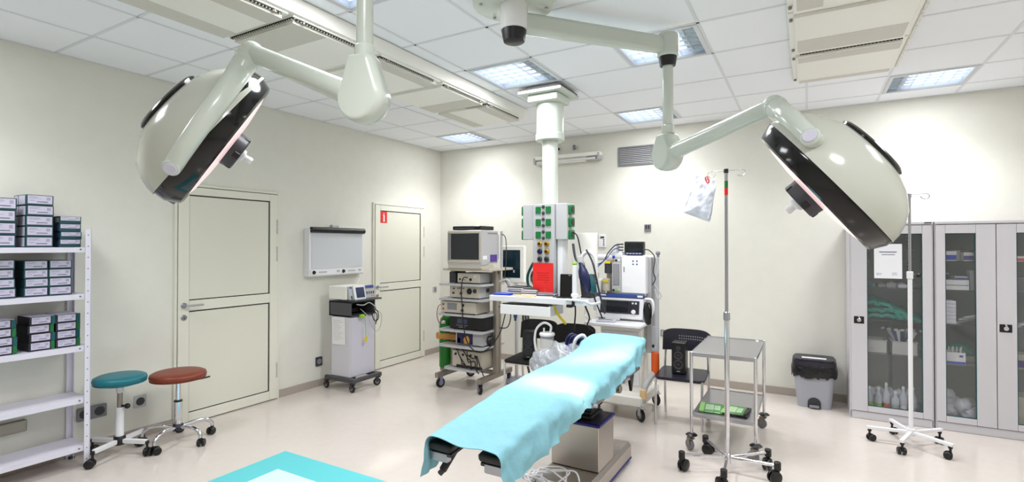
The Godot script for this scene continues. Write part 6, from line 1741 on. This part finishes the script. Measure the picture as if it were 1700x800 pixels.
func clutter() -> void:
	var s: SurfaceTool
	# first cabinet, top shelves
	for k in 6:
		var t := thing("dressing_pack", "dark wrapped pack lying on the second glass shelf, %s" % ["leftmost", "second from the left", "third from the left", "third from the right", "second from the right", "rightmost"][k], "pack", Vector3(5.23 + k * 0.078, 1.203, 0.36 + 0.02 * (k % 2)), 0.1 * (k % 3 - 1), "packs on the second shelf")
		bx("wrap", t, Vector3(0, 0.018 + 0.006 * (k % 2), 0), Vector3(0.072, 0.036 + 0.012 * (k % 2), 0.14), ["charcoal", "hose_teal", "grey", "clear_plastic", "lavender", "charcoal"][k], 0.01)
		bx("tape", t, Vector3(0, 0.040 + 0.012 * (k % 2), 0), Vector3(0.02, 0.003, 0.13), ["light_grey", "grey", "yellow", "yellow", "white", "grey"][k])
	for k in 2: carton(["dark box on the top glass shelf, left one", "dark box on the top glass shelf behind the white stand, right one"][k], Vector3(5.26 + k * 0.33, 1.453, 0.30), Vector3(0.10, 0.07 + 0.03 * k, 0.2), "hose_teal" if k == 0 else "charcoal", "")
	# teal wrapped drapes spilling on the middle shelf
	var t := thing("drape_bundle", "folded teal drapes spilling over the middle shelf of the first cabinet", "drapes", Vector3(5.42, 0.91, 0.27))
	var n := FastNoiseLite.new(); n.seed = 8; n.frequency = 5.0
	for k in 3:
		s = st()
		var f := func(u: float, v: float) -> Vector3:
			var x := (u - 0.5) * (0.50 - 0.10 * k)
			var z := (v - 0.5) * 0.34
			var bump := 0.05 + 0.055 * k + 0.03 * n.get_noise_2d(u * 1.2 + k, v * 1.1) - 0.08 * pow(absf(u - 0.5) * 2.0, 3.0) * (0.4 + 0.3 * k) + 0.06 * (0.5 - u) * (1 if k == 2 else 0)
			return Vector3(x - 0.03 * k, bump - 0.03 * v, z)
		sheet(s, f, 26, 14, 0.025)
		mk("fold", s, "wrap_teal", t)
	for k in 2:
		t = thing("storage_basket", ["grey plastic basket on the lower glass shelf, left one", "grey plastic basket with blue packets on the lower glass shelf, right one"][k], "basket", Vector3(5.33 + k * 0.225, 0.605, 0.33))
		s = st()
		var w := 0.18
		for q in [[Vector3(0, 0.055, 0.10), Vector3(w, 0.11, 0.006)], [Vector3(0, 0.055, -0.10), Vector3(w, 0.11, 0.006)], [Vector3(-w / 2, 0.055, 0), Vector3(0.006, 0.11, 0.2)], [Vector3(w / 2, 0.055, 0), Vector3(0.006, 0.11, 0.2)], [Vector3(0, 0.004, 0), Vector3(w, 0.006, 0.2)]]: box(s, q[0], q[1], 0.002)
		mk("tub", s, "light_grey", t)
		s = st()
		for sg in [-1.0, 1.0]: box(s, Vector3(0, 0.112, sg * 0.104), Vector3(w + 0.016, 0.008, 0.012), 0.003)
		for sg in [-1.0, 1.0]: box(s, Vector3(sg * (w / 2 + 0.004), 0.112, 0), Vector3(0.012, 0.008, 0.2), 0.003)
		mk("rim", s, "light_grey", t)
	for k in 7:
		t = thing("sterile_packet", "blue and white sterile packet standing in the right hand basket", "packet", Vector3(5.50 + k * 0.018, 0.63, 0.27 + 0.02 * (k % 4)), 0.3 * (k % 3 - 1), "packets in the basket")
		bx("pouch", t, Vector3(0, 0.09, 0), Vector3(0.035, 0.18, 0.006), ["white", "stripe_blue", "paper", "blue_dark"][k % 4], 0.002, Basis(Vector3(0, 0, 1), 0.5 - k * 0.16))
		bx("tip", t, Vector3(sin(-0.5 + k * 0.16) * 0.19, 0.18, 0), Vector3(0.03, 0.02, 0.007), "paper", 0.002, Basis(Vector3(0, 0, 1), 0.5 - k * 0.16))
	# bottles and crumpled bags at the bottom
	for k in 7:
		t = thing("bottle", ["clear bottle at the bottom of the first cabinet, leftmost", "clear bottle with yellow base in the first cabinet, second from the left", "clear bottle with yellow base in the first cabinet, third from the left", "clear bottle with orange base in the middle of the first cabinet's floor", "clear bottle right of the orange based one in the first cabinet", "clear bottle behind the white drip stand's pole", "clear bottle at the right end of the first cabinet's floor"][k], "bottle", Vector3(5.235 + k * 0.064, 0.095, 0.36 - 0.03 * (k % 2)), 0, "bottles at the bottom of the first cabinet")
		var h: float = [0.17, 0.15, 0.16, 0.20, 0.14, 0.18, 0.19][k]
		s = st(); lathe(s, [Vector2(0, 0.035), Vector2(0.030, 0.036), Vector2(0.030, h * 0.62), Vector2(0.012, h * 0.80), Vector2(0.012, h)], 18, Transform3D(), 50); mk("body", s, "milky_plastic", t)
		cy("cap", t, Vector3(0, h, 0), Vector3(0, h + 0.022, 0), 0.014, "white", 0.010, 14, 0.002)
		cy("filled_base", t, Vector3(0, 0, 0), Vector3(0, 0.036, 0), 0.0275, ["light_grey", "lime", "lime", "orange", "light_grey", "white", "light_grey"][k], -1, 18, 0.003)
	for k in 6:
		t = thing("plastic_bag", "crumpled clear bag lying behind the bottles of the first cabinet", "bag", Vector3(5.24 + k * 0.075, 0.095, 0.20), 0, "crumpled bags behind the bottles")
		lump(t, Vector3(0, 0.07, 0), Vector3(0.05, 0.075, 0.07), 70 + k, "milky_plastic", "bag")
	# second cabinet: cartons
	carton("small white carton with a blue band on the second cabinet's top shelf", Vector3(5.885, 1.453, 0.36), Vector3(0.072, 0.085, 0.12), "white", "blue")
	carton("small white carton with a purple band on the second cabinet's top shelf", Vector3(6.00, 1.453, 0.36), Vector3(0.065, 0.075, 0.12), "white", "purple")
	carton("plain beige carton between the blue and purple banded cartons", Vector3(5.945, 1.453, 0.28), Vector3(0.05, 0.09, 0.10), "beige")
	carton("dark box lying on the purple banded carton", Vector3(6.00, 1.529, 0.36), Vector3(0.07, 0.02, 0.12), "charcoal")
	carton("wide white carton with a blue line on the second shelf of the double cabinet", Vector3(5.915, 1.203, 0.34), Vector3(0.17, 0.085, 0.2), "white")
	bx("blue_line", get_node("carton_006"), Vector3(0, 0.04, 0.1005), Vector3(0.16, 0.005, 0.002), "stripe_blue")
	carton("narrow pale carton standing right of the wide white carton", Vector3(6.025, 1.203, 0.34), Vector3(0.03, 0.17, 0.14), "light_grey")
	carton("flat grey blue carton lying on the wide white carton", Vector3(5.95, 1.289, 0.35), Vector3(0.09, 0.03, 0.14), "lavender", "stripe_blue")
	t = thing("vial", "small dark capped vial on the wide white carton", "vial", Vector3(5.86, 1.289, 0.38))
	cy("body", t, Vector3(0, 0, 0), Vector3(0, 0.045, 0), 0.013, "charcoal", -1, 14, 0.002); cy("cap", t, Vector3(0, 0.045, 0), Vector3(0, 0.056, 0), 0.016, "light_grey", -1, 14, 0.002)
	for k in 6: carton("white carton of the tall stack on the third shelf, %s" % ["bottom one", "second from the bottom", "third from the bottom", "third from the top", "second from the top", "topmost"][k], Vector3(5.865, 0.911 + k * 0.033, 0.38), Vector3(0.085, 0.032, 0.16), "paper", "label", 0.0)
	for k in 6:
		t = thing("sterile_packet", "grey white packet in the heap right of the stacked cartons, third shelf", "packet", Vector3(5.945 + 0.018 * k, 0.913 + 0.012 * k, 0.36 + 0.01 * (k % 3)), 0.4 - 0.15 * k, "packets on the third shelf")
		bx("pouch", t, Vector3(0, 0.006, 0), Vector3(0.12, 0.010, 0.05), ["lavender", "white", "grey", "paper", "light_grey", "white"][k], 0.003, Basis(Vector3(0, 0, 1), 0.25))
		bx("seal", t, Vector3(0.05, 0.022, 0), Vector3(0.02, 0.006, 0.051), "stripe_blue" if k % 3 == 0 else "light_grey", 0.001, Basis(Vector3(0, 0, 1), 0.25))
	t = thing("open_carton", "open white carton with a blue edge holding swabs on the fourth shelf", "carton", Vector3(5.905, 0.565, 0.38))
	s = st()
	for q in [[Vector3(0, 0.05, 0.07), Vector3(0.125, 0.10, 0.004)], [Vector3(0, 0.05, -0.07), Vector3(0.125, 0.10, 0.004)], [Vector3(-0.0625, 0.05, 0), Vector3(0.004, 0.10, 0.14)], [Vector3(0.0625, 0.05, 0), Vector3(0.004, 0.10, 0.14)], [Vector3(0, 0.003, 0), Vector3(0.125, 0.004, 0.14)]]: box(s, q[0], q[1])
	mk("box", s, "white", t); bx("blue_edge", t, Vector3(0, 0.012, 0.073), Vector3(0.125, 0.02, 0.002), "blue"); bx("print", t, Vector3(0.035, 0.07, 0.073), Vector3(0.025, 0.018, 0.002), "stripe_blue")
	for k in 7:
		var w := thing("swab_roll", "white swab roll standing in the open carton", "swab roll", Vector3(5.862 + k * 0.0145, 0.571, 0.38 + 0.03 * ((k % 3) - 1)), 0, "swab rolls in the open carton")
		cy("roll", w, Vector3(0, 0, 0), Vector3((k - 3) * 0.004, 0.125, 0.006), 0.0068, "white", -1, 10, 0.002)
		cy("tip", w, Vector3((k - 3) * 0.004, 0.125, 0.006), Vector3((k - 3) * 0.0043, 0.132, 0.0065), 0.005, "paper", -1, 8)
	t = thing("folded_cloth", "folded green cloth behind the open carton of swabs", "cloth", Vector3(5.98, 0.565, 0.24))
	lump(t, Vector3(0, 0.09, 0), Vector3(0.09, 0.06, 0.08), 5, "wrap_teal", "cloth"); bx("stack", t, Vector3(0, 0.03, 0), Vector3(0.16, 0.055, 0.16), "light_grey", 0.01)
	for k in 9:
		t = thing("plastic_bag", "crumpled grey bag in the heap on the floor of the double cabinet", "bag", Vector3(5.86 + 0.05 * (k % 4), 0.095 + 0.055 * (k / 4), 0.36 - 0.05 * (k % 3)), 0.3 * k, "crumpled bags in the double cabinet")
		lump(t, Vector3(0, 0.045, 0), Vector3(0.07, 0.058, 0.07), 20 + k, ["milky_plastic", "light_grey", "lavender"][k % 3], "bag")
	# behind the last door, at the picture edge
	carton("white carton with a red band on the top shelf at the right picture edge", Vector3(6.37, 1.453, 0.34), Vector3(0.16, 0.045, 0.16), "white", "red")
	carton("white carton on the second shelf at the right picture edge", Vector3(6.40, 1.203, 0.34), Vector3(0.10, 0.11, 0.16), "white")
	carton("white carton with a purple band on the fourth shelf at the right picture edge", Vector3(6.34, 0.565, 0.34), Vector3(0.08, 0.12, 0.16), "beige", "purple")
	carton("brown carton on the cabinet floor at the right picture edge", Vector3(6.38, 0.095, 0.32), Vector3(0.18, 0.24, 0.2), "beige")
	for k in 4:
		t = thing("sterile_packet", "white packet on the third shelf at the right picture edge", "packet", Vector3(6.33 + 0.03 * k, 0.913 + 0.014 * k, 0.36), 0.5 - 0.2 * k, "packets at the right picture edge")
		bx("pouch", t, Vector3(0, 0.006, 0), Vector3(0.13, 0.010, 0.05), "white" if k % 2 == 0 else "lavender", 0.003, Basis(Vector3(0, 0, 1), 0.3))

func lump(t: Node3D, c: Vector3, r: Vector3, sd: int, m: String, called: String) -> void:
	var n := FastNoiseLite.new(); n.seed = sd; n.frequency = 1.4; n.fractal_octaves = 2
	var s := st()
	var f := func(u: float, v: float) -> Vector3:
		var a := u * TAU
		var e := (v - 0.5) * PI
		var d := Vector3(cos(a) * cos(e), sin(e), sin(a) * cos(e))
		return c + d * r * (1.0 + 0.30 * n.get_noise_3dv(d * 1.4) + 0.14 * n.get_noise_3dv(d * 4.0))
	sheet(s, f, 18, 10, 0.002)
	mk(called, s, m, t)
